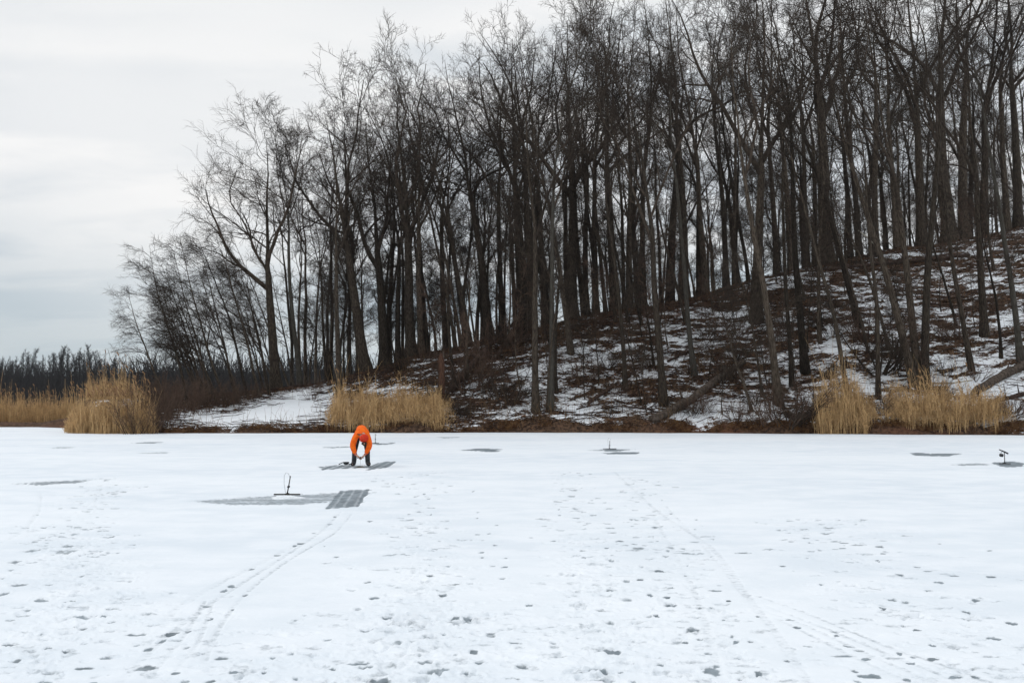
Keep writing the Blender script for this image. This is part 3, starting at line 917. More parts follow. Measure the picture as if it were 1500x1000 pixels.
by_px('pale', 1017, 549, 979, 208, 10, 'light brown trunk halfway up the slope above the fallen log', -60)
by_px('mid', 1034, 425, 1026, 200, 13, 'ridge trunk above and right of the light brown slope trunk', -90)
by_px('mid', 1064, 414, 1058, 200, 12, 'ridge trunk left of the close cluster near the broad slope trunk', -90)
by_px('thin', 1076, 410, 1068, 200, 9, 'thin ridge trunk touching its neighbour left of the broad slope trunk', -60)
by_px('fat', 1108, 470, 1107, 156, 21, 'broad nearly black trunk on the upper slope above the fallen log top', -110)
by_px('mid', 1141, 592, 1114, 286, 10, 'greyish trunk rising from the dark brush near the shore, leaning left', -100)
by_px('thin', 1160, 565, 1150, 380, 7, 'slim trunk between the greyish shore trunk and the dark straight one', -40)
by_px('mid', 1180, 546, 1165, 400, 11, 'dark trunk above the left edge of the golden reed clump', -110)
by_px('lean', 1101, 603, 1068, 480, 7, 'thin crooked tree bending left past the top of the fallen log', 380)
by_px('thin', 1116, 578, 1106, 460, 5, 'very thin straight tree right of the crooked one near the log', 250)
by_px('fat', 1213, 384, 1196, 104, 27, 'very wide black trunk on the ridge, widest of the right half', -140)
by_px('mid', 1259, 478, 1240, 400, 10, 'mid slope trunk leaning left below the ridge log', -80)
by_px('thin', 1243, 588, 1228, 480, 6, 'thin trunk rising out of the golden reed clump', -20)
by_px('mid', 1340, 566, 1308, 427, 12, 'left leaning stem of the triple trunk behind the right reeds', -120)
by_px('mid', 1345, 564, 1331, 427, 12, 'middle stem of the triple trunk behind the right reeds', -140)
by_px('mid', 1354, 568, 1357, 400, 13, 'upright right stem of the triple trunk behind the right reeds', -160)
by_px('thin', 1287, 584, 1286, 440, 6, 'thin upright trunk between the two right hand reed clumps', -20)
by_px('thin', 1201, 502, 1196, 400, 6, 'thin trunk midway up the slope above the golden reeds', -10)
by_px('thin', 1423, 541, 1402, 400, 9, 'slim trunk leaning left above the right reed clump', -110)
by_px('mid', 1442, 492, 1436, 380, 9, 'straight trunk high on the right slope by the rust patch', -130)
by_px('pale', 1495, 530, 1482, 413, 9, 'light trunk at the right border above the low snowy mound', -130)
by_px('fat', 1350, 350, 1338, 150, 18, 'thick ridge trunk beside the small white snow cap', -150)
by_px('fat', 1391, 344, 1380, 150, 28, 'massive dark ridge trunk right of the snow cap', -150)
by_px('fat', 1413, 338, 1404, 150, 20, 'thick ridge trunk pressed against the massive one on its right side', -150)
by_px('mid', 1439, 328, 1428, 150, 16, 'ridge trunk third right of the snow cap', -150)
by_px('mid', 1475, 322, 1466, 150, 13, 'ridge trunk near the right border, left one of two', -150)
by_px('fat', 1491, 319, 1483, 100, 18, 'ridge trunk near the right border, right one of two', -150)
by_px('mid', 1283, 362, 1272, 180, 13, 'ridge trunk behind the hanging white broken branch', -130)
by_px('mid', 1314, 358, 1303, 180, 11, 'ridge trunk midway from the white broken branch to the snow cap', -130)
by_px('mid', 1259, 368, 1250, 180, 12, 'ridge trunk just left of the hanging white broken branch', -130)
by_px('mid', 1160, 392, 1152, 160, 13, 'ridge trunk two places left of the widest black one', -120)
by_px('mid', 1182, 386, 1174, 160, 12, 'ridge trunk next left of the widest black one', -120)
by_px('fat', 1003, 437, 996, 200, 14, 'ridge trunk behind the light brown slope trunk', -100)
by_px('mid', 1138, 398, 1130, 180, 12, 'ridge trunk right behind the broad black slope trunk', -100)

# the low leaning trees at the left end
LT = [(246, 592, 186, 425, 5, 'leftmost tree of all, small and tilted far over the reeds', 425), (274, 590, 224, 350, 6, 'upright pointed tree second from the left end of the wood', 348),
      (300, 592, 248, 400, 5, 'third leaning tree from the left end, out of the brown thicket', 378), (318, 592, 268, 400, 5, 'fourth leaning tree from the left end, out of the brown thicket', 372),
      (330, 590, 285, 410, 6, 'fifth leaning tree from the left end, over the snowy point', 350), (346, 588, 305, 420, 5, 'sixth leaning tree from the left end, over the snowy point', 350),
      (364, 584, 318, 420, 6, 'seventh leaning tree from the left end, next to the spreading tree', 335), (381, 581, 340, 430, 6, 'eighth leaning tree, crossing in front of the spreading tree base', 340),
      (395, 578, 362, 430, 5, 'ninth leaning tree, close left of the spreading tree base', 370)]
for i, (bx, by, ux, uy, wp, lb, hp) in enumerate(LT):
    by_px('lean', bx, by, ux, uy, wp, lb, hp, yaw=0.0 if i % 2 else trng.uniform(-.6, .6), group='leaning trees at the tip of the wood')
for i in range(16):
    bx = trng.uniform(285, 470)
    by_px('lean', bx, trng.uniform(572, 586), bx - trng.uniform(25, 55), 450, trng.uniform(3, 5),
          'slender leaning tree packed among the others behind the snowy point', float(np.interp(bx - 45, [240, 420], [390, 330])) + trng.uniform(-20, 40),
          dy=trng.uniform(2, 14), yaw=trng.uniform(-.8, .8), group='slender trees packed behind the snowy point')

# crowd of trunks beyond the ridge
for i in range(100):
    px = 425 + (1540 - 425) * ((i + trng.random()) / 100)
    off = trng.uniform(1.5, 34)
    Y = float(np.interp(px, *RD)) + off
    x = (px - 750) / F * Y
    b = Vector((x, Y, hz(x, Y)))
    kind = trng.choice(['thin', 'thin', 'thin', 'mid', 'mid', 'fat'] if px > 650 else ['thin', 'thin', 'mid'])
    top = float(np.interp(px - 10, *TOP)) + trng.uniform(10, 110)
    h = min(max(at(px, top, Y).z - b.z, 11), 25)
    d = (trng.uniform(-.10, .03), trng.uniform(-.04, .04), 1)
    lb = {'thin': 'thin bare tree in the crowd behind the ridge line', 'mid': 'medium bare tree in the crowd behind the ridge line', 'fat': 'stout bare tree in the crowd behind the ridge line'}[kind]
    place(kind, b, d, h, lb, 'tree', {'thin': 'thin trees crowded behind the ridge', 'mid': 'medium trees crowded behind the ridge', 'fat': 'stout trees crowded behind the ridge'}[kind], rng=trng)

# young understorey trees with fine level branches filling the gaps along the crest
for i in range(64):
    px = 440 + 1090 * (i + trng.random()) / 64
    Y = float(np.interp(px, *RD)) + trng.uniform(-1.5, 12); x = (px - 750) / F * Y
    place('under', Vector((x, Y, hz(x, Y))), (trng.uniform(-.15, .08), 0, 1), trng.uniform(7, 14),
          'young twiggy tree with fine level branches between the big trunks of the crest', 'young tree', 'young trees along the crest', rng=trng)

# slim trees and saplings over the slope
for i in range(84):
    px = trng.uniform(620, 1520); s0 = float(np.interp(px, *SH)); r0 = float(np.interp(px, *RD))
    Y = s0 + 1.5 + trng.random() * (r0 - s0 - 2); x = (px - 750) / F * Y
    sap = i % 4 != 0
    place('sap' if sap else 'thin', Vector((x, Y, hz(x, Y))), (trng.uniform(-.22, .06), 0, 1), trng.uniform(4, 9) if sap else trng.uniform(11, 17),
          'twiggy young sapling growing out of the snowy slope' if sap else 'slender unremarkable tree growing on the open slope', 'sapling' if sap else 'tree',
          'saplings on the snowy slope' if sap else 'slender trees on the open slope', rng=trng)

# the wood across the lake
for i in range(160):
    px = -90 + 330 * (i + trng.random()) / 130 if i < 130 else trng.uniform(240, 560)
    Y = trng.uniform(235, 330); x = (px - 750) / F * Y
    topy = float(np.interp(px, [-90, 0, 60, 120, 150, 200, 560], [532, 530, 524, 518, 524, 540, 552])) + trng.gauss(4, 9) + 6 * math.sin(px * .13)
    h = at(px, topy, Y).z
    place('far', Vector((x, Y, 0)), (trng.uniform(-.04, .04), 0, 1), max(h, 6), 'small bare tree in the dark wood across the lake', 'tree', 'far trees across the lake', rng=trng)


# ------------------------------------------------------------------ far undergrowth and hills
def thicket(name, n, px0, px1, y0, y1, hmax, mat, label, seed, r=.03, hfun=None, cat='undergrowth'):
    rng = np.random.default_rng(seed)
    px = rng.uniform(px0, px1, n); y = rng.uniform(y0, y1, n); x = (px - 750) / F * y
    z = np.where(y < 200, H(x, y), 0.0)
    h = rng.uniform(.1, 1.15, n) * hmax * (.5 + 1.0 * fbm(px / 14, px * 0, seed, 2))
    if hfun: h = h * hfun(px)
    P = np.empty((n, 4, 3)); lx = rng.normal(0, .3, n); ly = rng.normal(0, .3, n)
    for i, t in enumerate((0, .4, .75, 1.)):
        P[:, i, 0] = x + lx * h * t + rng.normal(0, .03, n) * h; P[:, i, 1] = y + ly * h * t; P[:, i, 2] = z - .05 + h * t
    m = MB(); m.tubes(P, np.full((n, 4), r) * np.array([[1, .8, .6, .4]]), 3, cap=False)
    o = m.build(name, mat); tag(o, label, cat, kind='stuff')


thicket('far_undergrowth', 17000, -160, 620, 225, 300, 13, TWIG_FAR, 'dense dark undergrowth filling the foot of the wood across the lake', 5, .14)
hm, hnt, hb = new_mat('far_hill', .95, .05)
L(hnt, mixrgb(hnt, maprange(hnt, noise_n(hnt, .01, 6, .65), .4, .6), (.045, .045, .05), (.10, .10, .11)), hb.inputs['Base Color'])
xs = np.linspace(-2200, 1200, 240); ys = np.linspace(1100, 1900, 24)
XH, YH = np.meshgrid(xs, ys)
ZH = 62 * np.sin(np.clip((YH - 1100) / 800, 0, 1) * math.pi) * (.55 + .9 * fbm(XH / 420, YH / 700, 15, 4)) - 2
idx = np.arange(XH.size).reshape(XH.shape)
q = np.stack([idx[:-1, :-1], idx[:-1, 1:], idx[1:, 1:], idx[1:, :-1]], -1).reshape(-1, 4)
tag(mesh_obj('hills', np.stack([XH, YH, ZH], -1).reshape(-1, 3), q.ravel(), np.full(len(q), 4), hm), kind='structure')


# ------------------------------------------------------------------ reeds
def reeds(n, px0, px1, y0, y1, hfun, label, seed, plume=.15, lean=.14, r=.010, dens=None, grp='dry reed beds along the shore'):
    rng = np.random.default_rng(seed)
    px = rng.uniform(px0, px1, n)
    if dens is not None:
        px = px[rng.random(n) < dens(px)]; n = len(px)
    y = y0 + (y1 - y0) * rng.random(n) if not callable(y0) else y0(px) + y1 * rng.random(n)
    x = (px - 750) / F * y; z = np.maximum(H(x, y), -.02)
    front = fbm(px / 16, px * 0 + 7, seed + 3, 3)
    y = y + .9 * front
    kd = rng.random(n) < (.12 + .88 * sstep(0, .12, (px - px0) / (px1 - px0)) * sstep(1, .86, (px - px0) / (px1 - px0)))
    px = px[kd]; y = y[kd]; n = len(px)
    x = (px - 750) / F * y; z = np.maximum(H(x, y), -.02)
    edge_ = sstep(0, .10, (px - px0) / (px1 - px0)) * sstep(1, .90, (px - px0) / (px1 - px0))
    h = hfun(px) * (.30 + .70 * rng.random(n) ** 1.3) * (.12 + 1.75 * fbm(px / 11, y * .9, seed, 4, .6)) * (.45 + .55 * edge_) * np.where(rng.random(n) < .09, 1.7, 1.0)
    lx = rng.normal(-.05, lean, n); ly = rng.normal(0, lean, n)
    P = np.empty((n, 5, 3))
    for i, t in enumerate((0, .35, .65, .85, 1.)):
        P[:, i, 0] = x + lx * h * t ** 1.7; P[:, i, 1] = y + ly * h * t ** 1.7; P[:, i, 2] = z - .04 + h * t
    rad = r * rng.uniform(.6, 1.3, n)[:, None] * np.array([[1, .9, .75, .6, .35]])
    root = MB(); root.tubes(P, rad, 3, cap=False)
    # leaves: narrow blades leaving the stem
    nl = n * 2; k = rng.integers(0, n, nl); tt = rng.uniform(.2, .9, nl)
    base = np.stack([x[k] + lx[k] * h[k] * tt ** 1.7, y[k] + ly[k] * h[k] * tt ** 1.7, z[k] + h[k] * tt], -1)
    a = rng.uniform(0, 6.28, nl); ll = rng.uniform(.2, .5, nl)
    dr = np.stack([np.cos(a) * .55, np.sin(a) * .55, rng.uniform(.3, 1.1, nl)], -1)
    PL = np.stack([base, base + dr * (ll * .55)[:, None], base + dr * ll[:, None] - np.array([0, 0, .10])], 1)
    root.tubes(PL, np.tile([[.008, .010, .002]], (nl, 1)), 3, cap=False)
    o = root.build('reed_bed', REED); tag(o, label, 'reeds', grp, 'stuff')
    kp = (rng.random(n) < plume); kk = np.where(kp & (h > .45 * np.max(h)))[0]
    if len(kk):
        tp = P[kk, 4]
        PP = np.stack([tp - np.array([0, 0, .03]), tp + np.array([-.03, 0, .09]), tp + np.array([-.08, 0, .19]), tp + np.array([-.14, 0, .24])], 1)
        PP[:, 1:, :2] += rng.normal(0, .03, (len(kk), 3, 2))
        m = MB(); m.tubes(PP, np.tile([[.012, .040, .032, .006]], (len(kk), 1)), 4)
        m.build('plumes', PLUME, o)


reeds(7500, -130, 215, 61.5, 69, lambda p: 1.75 + 0 * p, 'long level bed of golden dry reeds along the far left shore', 1, .22, .05, .014)
reeds(6500, 98, 238, lambda p: np.interp(p, [98, 150, 222], [44.6, 44.0, 43.8]), 4.5, lambda p: np.interp(p, [98, 112, 130, 150, 165, 200, 220, 238], [.9, 1.4, 1.6, 1.8, 1.95, 1.7, 1.4, .8]),
      'tall rounded clump of golden plumed reeds standing out into the ice at left', 2, .5, .09, .011)
reeds(3600, 478, 668, lambda p: np.interp(p, [478, 668], [45.3, 45.6]), 3.8, lambda p: np.interp(p, [478, 495, 560, 600, 640, 668], [1.0, 1.9, 1.5, 1.2, 1.1, .6]),
      'broad tan reed clump on the shore behind the angler', 3, .06, .13, .009)
reeds(1500, 1188, 1285, lambda p: np.interp(p, [1188, 1285], [43.6, 43.3]), 2.4, lambda p: np.interp(p, [1188, 1205, 1235, 1262, 1285], [1.3, 2.1, 2.3, 1.7, .8]),
      'golden reed clump left of the wide right hand bed', 4, .05, .12, .010)
reeds(2500, 1285, 1485, lambda p: np.interp(p, [1285, 1485], [43.3, 42.3]), 2.2, lambda p: np.interp(p, [1285, 1310, 1345, 1400, 1450, 1485], [.9, 1.5, 1.9, 1.7, 1.6, .8]),
      'wide thin golden reed bed in front of the triple trunk', 5, .06, .12, .009)

# grassy brown edge along the ice
thicket('bank_grass', 9000, 225, 1540, 0, 1, 1, WEED, '', 9) if False else None
def bank_grass(n):
    rng = np.random.default_rng(12)
    px = rng.uniform(225, 1540, n); d_ = fbm(px / 25, px * 0, 55, 3); px = px[rng.random(n) < (d_ - .3) * 2]; n = len(px)
    y = np.interp(px, *SH) + .15 + rng.random(n) ** 1.4 * .6; x = (px - 750) / F * y; z = H(x, y)
    h = rng.uniform(.06, .34, n); P = np.empty((n, 3, 3)); lx = rng.normal(0, .6, n); ly = rng.normal(-.4, .5, n)
    for i, t in enumerate((0, .6, 1.)):
        P[:, i, 0] = x + lx * h * t * t; P[:, i, 1] = y + ly * h * t * t; P[:, i, 2] = z + h * t * (1 - .35 * t)
    m = MB(); m.tubes(P, np.tile([[.014, .011, .004]], (n, 1)), 3, cap=False)
    o = m.build('bank_grass', plain_mat('bank_grass', (.07, .03, .015), (.24, .13, .06), 3, .9, .05))
    tag(o, 'matted brown grass hanging over the ice along the bank', 'grass', kind='stuff')


bank_grass(16000)


# ------------------------------------------------------------------ shrubs
def make_shrub(seed, h, spread, stems, mat, tw=(6, 5)):
    rng = np.random.default_rng(seed); root = empty('shrub')
    a = rng.uniform(0, 6.28, stems); rad = rng.uniform(0, .5, stems) * spread * .5
    P0 = np.stack([np.cos(a) * rad, np.sin(a) * rad, np.full(stems, -.1)], -1)
    D = np.stack([np.cos(a) * rng.uniform(.1, .9, stems) * spread / h, np.sin(a) * rng.uniform(.1, .9, stems) * spread / h, np.ones(stems)], -1)
    Ln = h * rng.uniform(.6, 1.05, stems)
    P1, R1 = grow(P0, D, Ln, np.full(stems, .022), 7, .09, .05, rng, .3)
    ms = MB(); ms.tubes(P1, R1, 4); ms.build('stems', mat, root)
    m = MB()
    p, dd, l, r = kids(P1, R1, Ln, tw[0], .15, 1, (.4, .9), .42, .6, rng)
    P2, R2 = grow(p, dd, l, np.clip(r, .007, .02), 4, .15, .04, rng, .4); m.tubes(P2, R2, 3, cap=False)
    p, dd, l, r = kids(P2, R2, l, tw[1], .15, 1, (.4, .9), .5, .6, rng)
    P3, R3 = grow(p, dd, np.clip(l, .15, .7), np.full(len(l), .0055), 2, .2, .03, rng, .5); m.tubes(P3, R3, 3, cap=False)
    m.build('twigs', mat, root)
    return root


SHP = [make_shrub(31, 3.2, 3.6, 15, TWIG_BROWN, (8, 5)), make_shrub(32, 1.7, 2.2, 13, TWIG_BROWN, (7, 5)), make_shrub(33, 1.5, 2.0, 12, TWIG, (7, 5))]
SHU = set()


def shrub(kind, px, py, hpx, label, group=None, wsc=1.0):
    b = onice(px, py) if py > 633 else ground_hit(px, py, 41.5)
    if kind in SHU: o = copy_tree(SHP[kind])
    else: SHU.add(kind); o = SHP[kind]
    for key in ('label', 'category', 'group'):
        if key in o: del o[key]
    hh = [3.2, 1.7, 1.5][kind]; s_ = hpx * b.y / F / hh
    o.location = b; o.scale = (s_ * wsc, s_ * wsc, s_); o.rotation_euler = (0, 0, trng.uniform(0, 6.28))
    tag(o, label, 'shrub', group)


TH = 'brown thicket shrubs on the left point'
for px, py, h, lb in [(196, 635.5, 62, 'small brown shrub standing in front of the tall reed clump'), (216, 635, 60, 'brown shrub by the ice at the right foot of the tall reed clump'), (230, 634, 66, 'twiggy brown shrub overhanging the ice right of the tall reeds'), (214, 628, 78, 'leftmost big brown shrub, half inside the tall reed clump'), (238, 622, 78, 'dense brown shrub right beside the tall reed clump'),
                      (258, 612, 66, 'brown shrub third from the tall reed clump'), (282, 606, 56, 'brown shrub at the left edge of the snow patch on the point'),
                      (306, 604, 50, 'sparse brown shrub over the snow patch on the point'), (228, 605, 66, 'brown shrub behind the front row by the reed clump'),
                      (262, 600, 60, 'brown shrub behind the front row in mid thicket'), (300, 597, 52, 'brown shrub behind the snow patch'), (335, 594, 44, 'low brown shrub beneath the leaning trees'),
                      (372, 588, 32, 'small brown shrub at the foot of the spreading tree')]:
    shrub(0, px, py, h, lb, TH)
for i in range(14):
    shrub(trng.choice([0, 1]), trng.uniform(215, 470), trng.uniform(584, 598), trng.uniform(22, 44), 'dull brown shrub filling the shade beneath the leaning trees', 'shrubs beneath the leaning trees')
SL = [(1140, 622, 62, 'dark bramble mass by the ice left of the golden reeds'), (1158, 626, 50, 'low dark bramble touching the golden reed clump'), (1120, 625, 34, 'small dark bramble at the shore right of the log foot'),
      (1175, 615, 66, 'reddish bramble behind the golden reed clump edge'), (1080, 616, 30, 'dark little shrub by the shore right of the fallen log'), (700, 560, 60, 'rusty shrub below the fallen trunk on the left slope'),
      (722, 520, 60, 'rusty thicket at the ridge beside the leaning thick tree'), (750, 505, 55, 'rusty thicket at the ridge left of the wide dark pair'), (680, 575, 56, 'rusty shrub just right of the broken stump'),
      (745, 590, 60, 'dark shrub near the shore left of the slim dark trunk'), (1290, 545, 90, 'tall dull shrub left of the triple trunk'), (1305, 610, 40, 'dark shrub in the gap between right reed beds'),
      (1275, 500, 60, 'reddish shrub midway up the slope left of the triple trunk'), (1060, 560, 40, 'thin shrub above the middle of the fallen log'), (890, 540, 36, 'little shrub on the mid slope below the fan shaped tree'),
      (640, 590, 40, 'shrub at the right end of the central reeds'), (1400, 500, 46, 'shrub right of the triple trunk by the rust patch'), (585, 540, 38, 'brown shrub on the crest above the central reeds'),
      (620, 530, 36, 'brown shrub under the twin trunks'), (850, 560, 40, 'pale twiggy shrub on the slope right of the grey shore trunk'), (1475, 610, 34, 'dark shrub on the low mound at the right border')]
for i in range(60):
    px_ = trng.uniform(650, 1500); yy = float(np.interp(px_, *SH)) + 1.5 + trng.random() ** 1.5 * 14
    zz = hz((px_ - 750) / F * yy, yy); SL.append((px_, 590 - F * (zz - HCAM) / yy, trng.uniform(16, 34), 'small tangled shrub among the leaf litter of the open slope'))
for px, py, h, lb in SL:
    shrub(trng.choice([1, 2]) if 'rust' not in lb and 'red' not in lb else 1, px, py, h, lb, 'small shrubs over the slope' if 'tangled' in lb else None, 1.3)


# ------------------------------------------------------------------ logs
def log(name, pts, r0, r1, mat, label, sides=9, stubs=3, lift=.0, seed=1):
    """pts: photograph pixels; each lies on the slope unless a height offset is given"""
    rg = random.Random(seed); W = []
    for p in pts:
        g_ = ground_hit(p[0], p[1]); g_.z += (p[2] if len(p) > 2 else 0) + r0 * .6 + lift; W.append(g_)
    Q = []
    n = 6
    for i in range(len(W) - 1):
        for k in range(n):
            Q.append(W[i].lerp(W[i + 1], k / n) + Vector((rg.uniform(-1, 1), rg.uniform(-1, 1), rg.uniform(-1, 1))) * r0 * .18)
    Q.append(W[-1])
    o = empty(name, Q[0]); Q = [p - Q[0] for p in Q]
    rad = [r0 + (r1 - r0) * i / (len(Q) - 1) for i in range(len(Q))]
    m = MB(); m.tube(np.array(Q), np.array([q_ * rg.uniform(.93, 1.07) for q_ in rad]), sides); m.build('log_trunk', mat, o)
    if stubs:
        for k in range(stubs):
            m = MB(); i = rg.randrange(2, len(Q) - 1); d = Vector((rg.uniform(-1, 1), rg.uniform(-.6, .2), rg.uniform(.3, 1))).normalized(); l_ = rg.uniform(.3, 1.1)
            m.tube(np.array([Q[i], Q[i] + d * l_ * .5, Q[i] + d * l_ + Vector((0, 0, .05))]), np.array([rad[i] * .35, rad[i] * .25, rad[i] * .1]), 6)
            m.build('branch_stub', mat, o)
    tag(o, label, 'log')


log('fallen_log', [(957, 621), (1010, 590), (1088, 534)], .30, .22, LOGM, 'long thick fallen log slanting down the slope to the ice', stubs=2)
log('fallen_log', [(1428, 578), (1465, 555), (1512, 532)], .22, .28, LOGM, 'mossy fallen log running off the right border above the snowy mound', stubs=3, seed=2)
log('fallen_log', [(1195, 398), (1300, 388), (1420, 376)], .20, .14, LOGD, 'long dark log lying level just below the ridge at right', stubs=3, seed=3)
log('fallen_log', [(660, 575), (705, 527, .3), (755, 478, 1.0)], .24, .13, LOGD, 'rusty fallen trunk slanting up the left slope to the thicket', stubs=4, seed=4)
log('fallen_log', [(862, 592), (906, 562)], .12, .09, LOGD, 'short dark log lying on the snow between two slope trunks', stubs=1, seed=5)
log('fallen_branch', [(978, 530), (1012, 514)], .08, .05, LOGD, 'thin dark log behind the light brown slope trunk', stubs=1, seed=6)
log('fallen_branch', [(1364, 568, .2), (1392, 570, .25), (1424, 566, .3)], .06, .035, DEADW, 'bleached white branch lying behind the right reed bed', stubs=1, seed=7)
log('fallen_branch', [(1200, 556), (1232, 530, .3)], .07, .04, LOGM, 'pale stick leaning above the golden reed clump', stubs=1, seed=8)
log('fallen_log', [(1405, 610), (1455, 592), (1500, 580)], .16, .12, LOGD, 'dark log on the low snowy mound at the right border', stubs=2, seed=9)
# hanging broken branch, wedged against the ridge trunks
b0 = at(1257, 337, 60.0); b1 = at(1281, 358, 60.4)
hb_ = empty('broken_branch', b0); m = MB(); dv = b1 - b0
m.tube(np.array([(0, 0, 0), tuple(dv * .5 + Vector((0, 0, .05))), tuple(dv)]), np.array([.03, .05, .035]), 7); m.build('branch_wood', DEADW, hb_)
m = MB(); m.tube(np.array([tuple(dv * .4), tuple(dv * .4 + Vector((.2, 0, .35))), tuple(dv * .4 + Vector((.25, 0, .7)))]), np.array([.018, .013, .006]), 5); m.build('twig', DEADW, hb_)
tag(hb_, 'short white broken branch caught between ridge trunks', 'branch')
# broken stump
b = ground_hit(646, 590); st = empty('broken_stump', b)
m = MB(); m.tube(np.array([(0, 0, -.3), (0, 0, .3), (.03, 0, 1.6), (.0, 0, 2.7), (-.02, 0, 3.1)]), np.array([.34, .25, .22, .2, .08]), 10)
m.build('trunk', plain_mat('rusty_stump', (.05, .028, .02), (.12, .06, .038), 6, .9, .1, (3, 3, .6), 0, .02), st)
m = MB(); m.tube(np.array([(.1, 0, 2.5), (.15, 0, 2.9), (.13, 0, 3.3)]), np.array([.08, .05, .01]), 5); m.build('splinter', LOGM, st)
tag(st, 'rust brown broken stump standing at the right end of the central reeds', 'stump')


# ------------------------------------------------------------------ tip-ups
DARKW = plain_mat('dark_stained_wood', (.02, .016, .013), (.05, .038, .028), 20, .6, .3)
WIRE = plain_mat('dull_wire', (.10, .10, .10), (.18, .18, .18), 30, .5, .4)
BLK = plain_mat('black_plastic', (.012, .012, .014), (.03, .03, .032), 20, .45, .4)
HOLE = plain_mat('hole_water', (.02, .03, .035), (.05, .065, .07), 4, .08, .5)


def snow_pile(loc, r, h, label):
    rng = np.random.default_rng(int(abs(loc.x * 100)))
    na, nr_ = 26, 8; V = [(0, 0, h)]
    for j in range(1, nr_ + 1):
        t = j / nr_
        for i in range(na):
            a = i / na * 6.283; rrr = r * t * (1 + .25 * math.sin(3 * a + 1) + rng.normal(0, .05))
            V.append((rrr, 0, 0) if False else (math.cos(a) * rrr * 1.6, math.sin(a) * rrr, h * (1 - t * t) * (1 + rng.normal(0, .15)) - .02 * t))
    Fq = []; Ft = []
    for i in range(na): Ft.append((0, 1 + i, 1 + (i + 1) % na))
    for j in range(nr_ - 1):
        for i in range(na):
            a = 1 + j * na; Fq.append((a + i, a + na + i, a + na + (i + 1) % na, a + (i + 1) % na))
    m = MB(); V = np.array(V); m.add(V, Ft)
    m.f.append(np.array(Fq).ravel()); m.sz.append(np.full(len(Fq), 4))
    o = m.build('slush_pile', plain_mat('slush', (.72, .75, .78), (.86, .88, .9), 20, .6, .3, bmp=.01)); o.location = loc
    tag(o, label, 'slush pile')


def tip_up(px, py, hgt, leanx, baselen, label, flag='wire'):
    b = onice(px, py); o = empty('tip_up', b)
    m = MB(); m.box((0, 0, .022), (baselen, .045, .022)); m.box((0, 0, .036), (.05, .12, .014)); m.build('base_board', DARKW, o, False)
    m = MB(); top = Vector((leanx, 0, hgt)); m.tube(np.array([(0, 0, .02), tuple(top * .5), tuple(top)]), np.array([.012, .010, .009]), 8)
    m.build('stake', DARKW, o)
    m = MB()
    if flag == 'wire':
        m.tube(np.array([(-.03, 0, .05), (-.06, 0, .22), (-.06, 0, .36), (-.03, 0, .42), (.02, 0, .40), (.04, 0, .34)]), np.full(6, .003), 5)
        m.build('flag_wire', WIRE, o)
    elif flag == 'arm':
        m.tube(np.array([(-.14, 0, hgt + .05), (-.02, 0, hgt), (.10, 0, hgt - .06)]), np.array([.014, .02, .022]), 8); m.build('flag_arm', BLK, o)
        m = MB(); m.tube(np.array([(-.12, 0, hgt - .10), (-.05, 0, hgt - .11)]), np.array([.045, .045]), 14); m.build('reel', BLK, o)
        m = MB(); m.tube(np.array([(-.09, 0, hgt - .10), (-.09, 0, hgt - .02), (-.02, 0, hgt)]), np.array([.006, .006, .006]), 6); m.build('reel_bracket', BLK, o)
    if flag == 'wire':
        m = MB(); m.tube(np.array([(leanx * .45, -.03, hgt * .45), (leanx * .45, .03, hgt * .45)]), np.array([.02, .02]), 10); m.build('reel', BLK, o)
    # the drilled hole under it
    tag(o, label, 'tip-up', 'ice fishing tip-ups on the lake')


tip_up(420.5, 725.5, .36, .055, .48, 'dark tip-up leaning slightly right on the long grey slush patch')
snow_pile(onice(418, 728), .20, .035, 'white slush heaped beside the tip-up on the long grey patch')
tip_up(893, 658, .32, .01, .5, 'small tip-up far out in front of the fallen log')
tip_up(1472, 680, .36, .0, .3, 'tip-up with a raised black arm and reel near the right border', 'arm')
tip_up(550, 649.5, .40, .0, .3, 'faint thin tip-up behind the right side of the angler')

# ------------------------------------------------------------------ the angler
ORANGE = plain_mat('orange_fabric', (.78, .10, .008), (.92, .17, .012), 14, .75, .15, bmp=.006)
REDF = plain_mat('red_fabric', (.55, .035, .016), (.68, .06, .03), 14, .8, .1, bmp=.004)
DARKF = plain_mat('dark_trousers', (.018, .020, .026), (.035, .038, .046), 14, .8, .2, bmp=.004)
BOOT = plain_mat('black_rubber_boot', (.010, .012, .015), (.024, .028, .034), 14, .4, .4)
SKIN = plain_mat('skin', (.42, .22, .15), (.50, .28, .20), 20, .6, .3)
HAIR = plain_mat('dark_hair', (.02, .015, .01), (.04, .03, .02), 30, .7, .2)


def skin_mesh(name, verts, edges, radii, mat, parent, sub=2, root=0, flat=None):
    me = bpy.data.meshes.new(name); me.from_pydata([Vector(v) for v in verts], edges, [])
    o = bpy.data.objects.new(name, me); C.objects.link(o)
    sk = o.modifiers.new('skin', 'SKIN'); sk.use_smooth_shade = True; sk.branch_smoothing = .6
    if not me.skin_vertices: bpy.context.view_layer.objects.active = o
    lay = me.skin_vertices[0].data if me.skin_vertices else None
    if lay is None:
        raise RuntimeError('no skin layer')
    for i, r in enumerate(radii):
        lay[i].radius = (r, r) if not isinstance(r, tuple) else r
        lay[i].use_root = (i == root)
    ss = o.modifiers.new('sub', 'SUBSURF'); ss.levels = sub; ss.render_levels = sub
    dg = bpy.context.evaluated_depsgraph_get()
    me2 = bpy.data.meshes.new_from_object(o.evaluated_get(dg))
    bpy.data.objects.remove(o, do_unlink=True)
    me2.materials.clear(); me2.materials.append(mat); me2.name = name
    o2 = bpy.data.objects.new(name, me2); C.objects.link(o2); o2.parent = parent
    for p in me2.polygons: p.use_smooth = True
    return o2


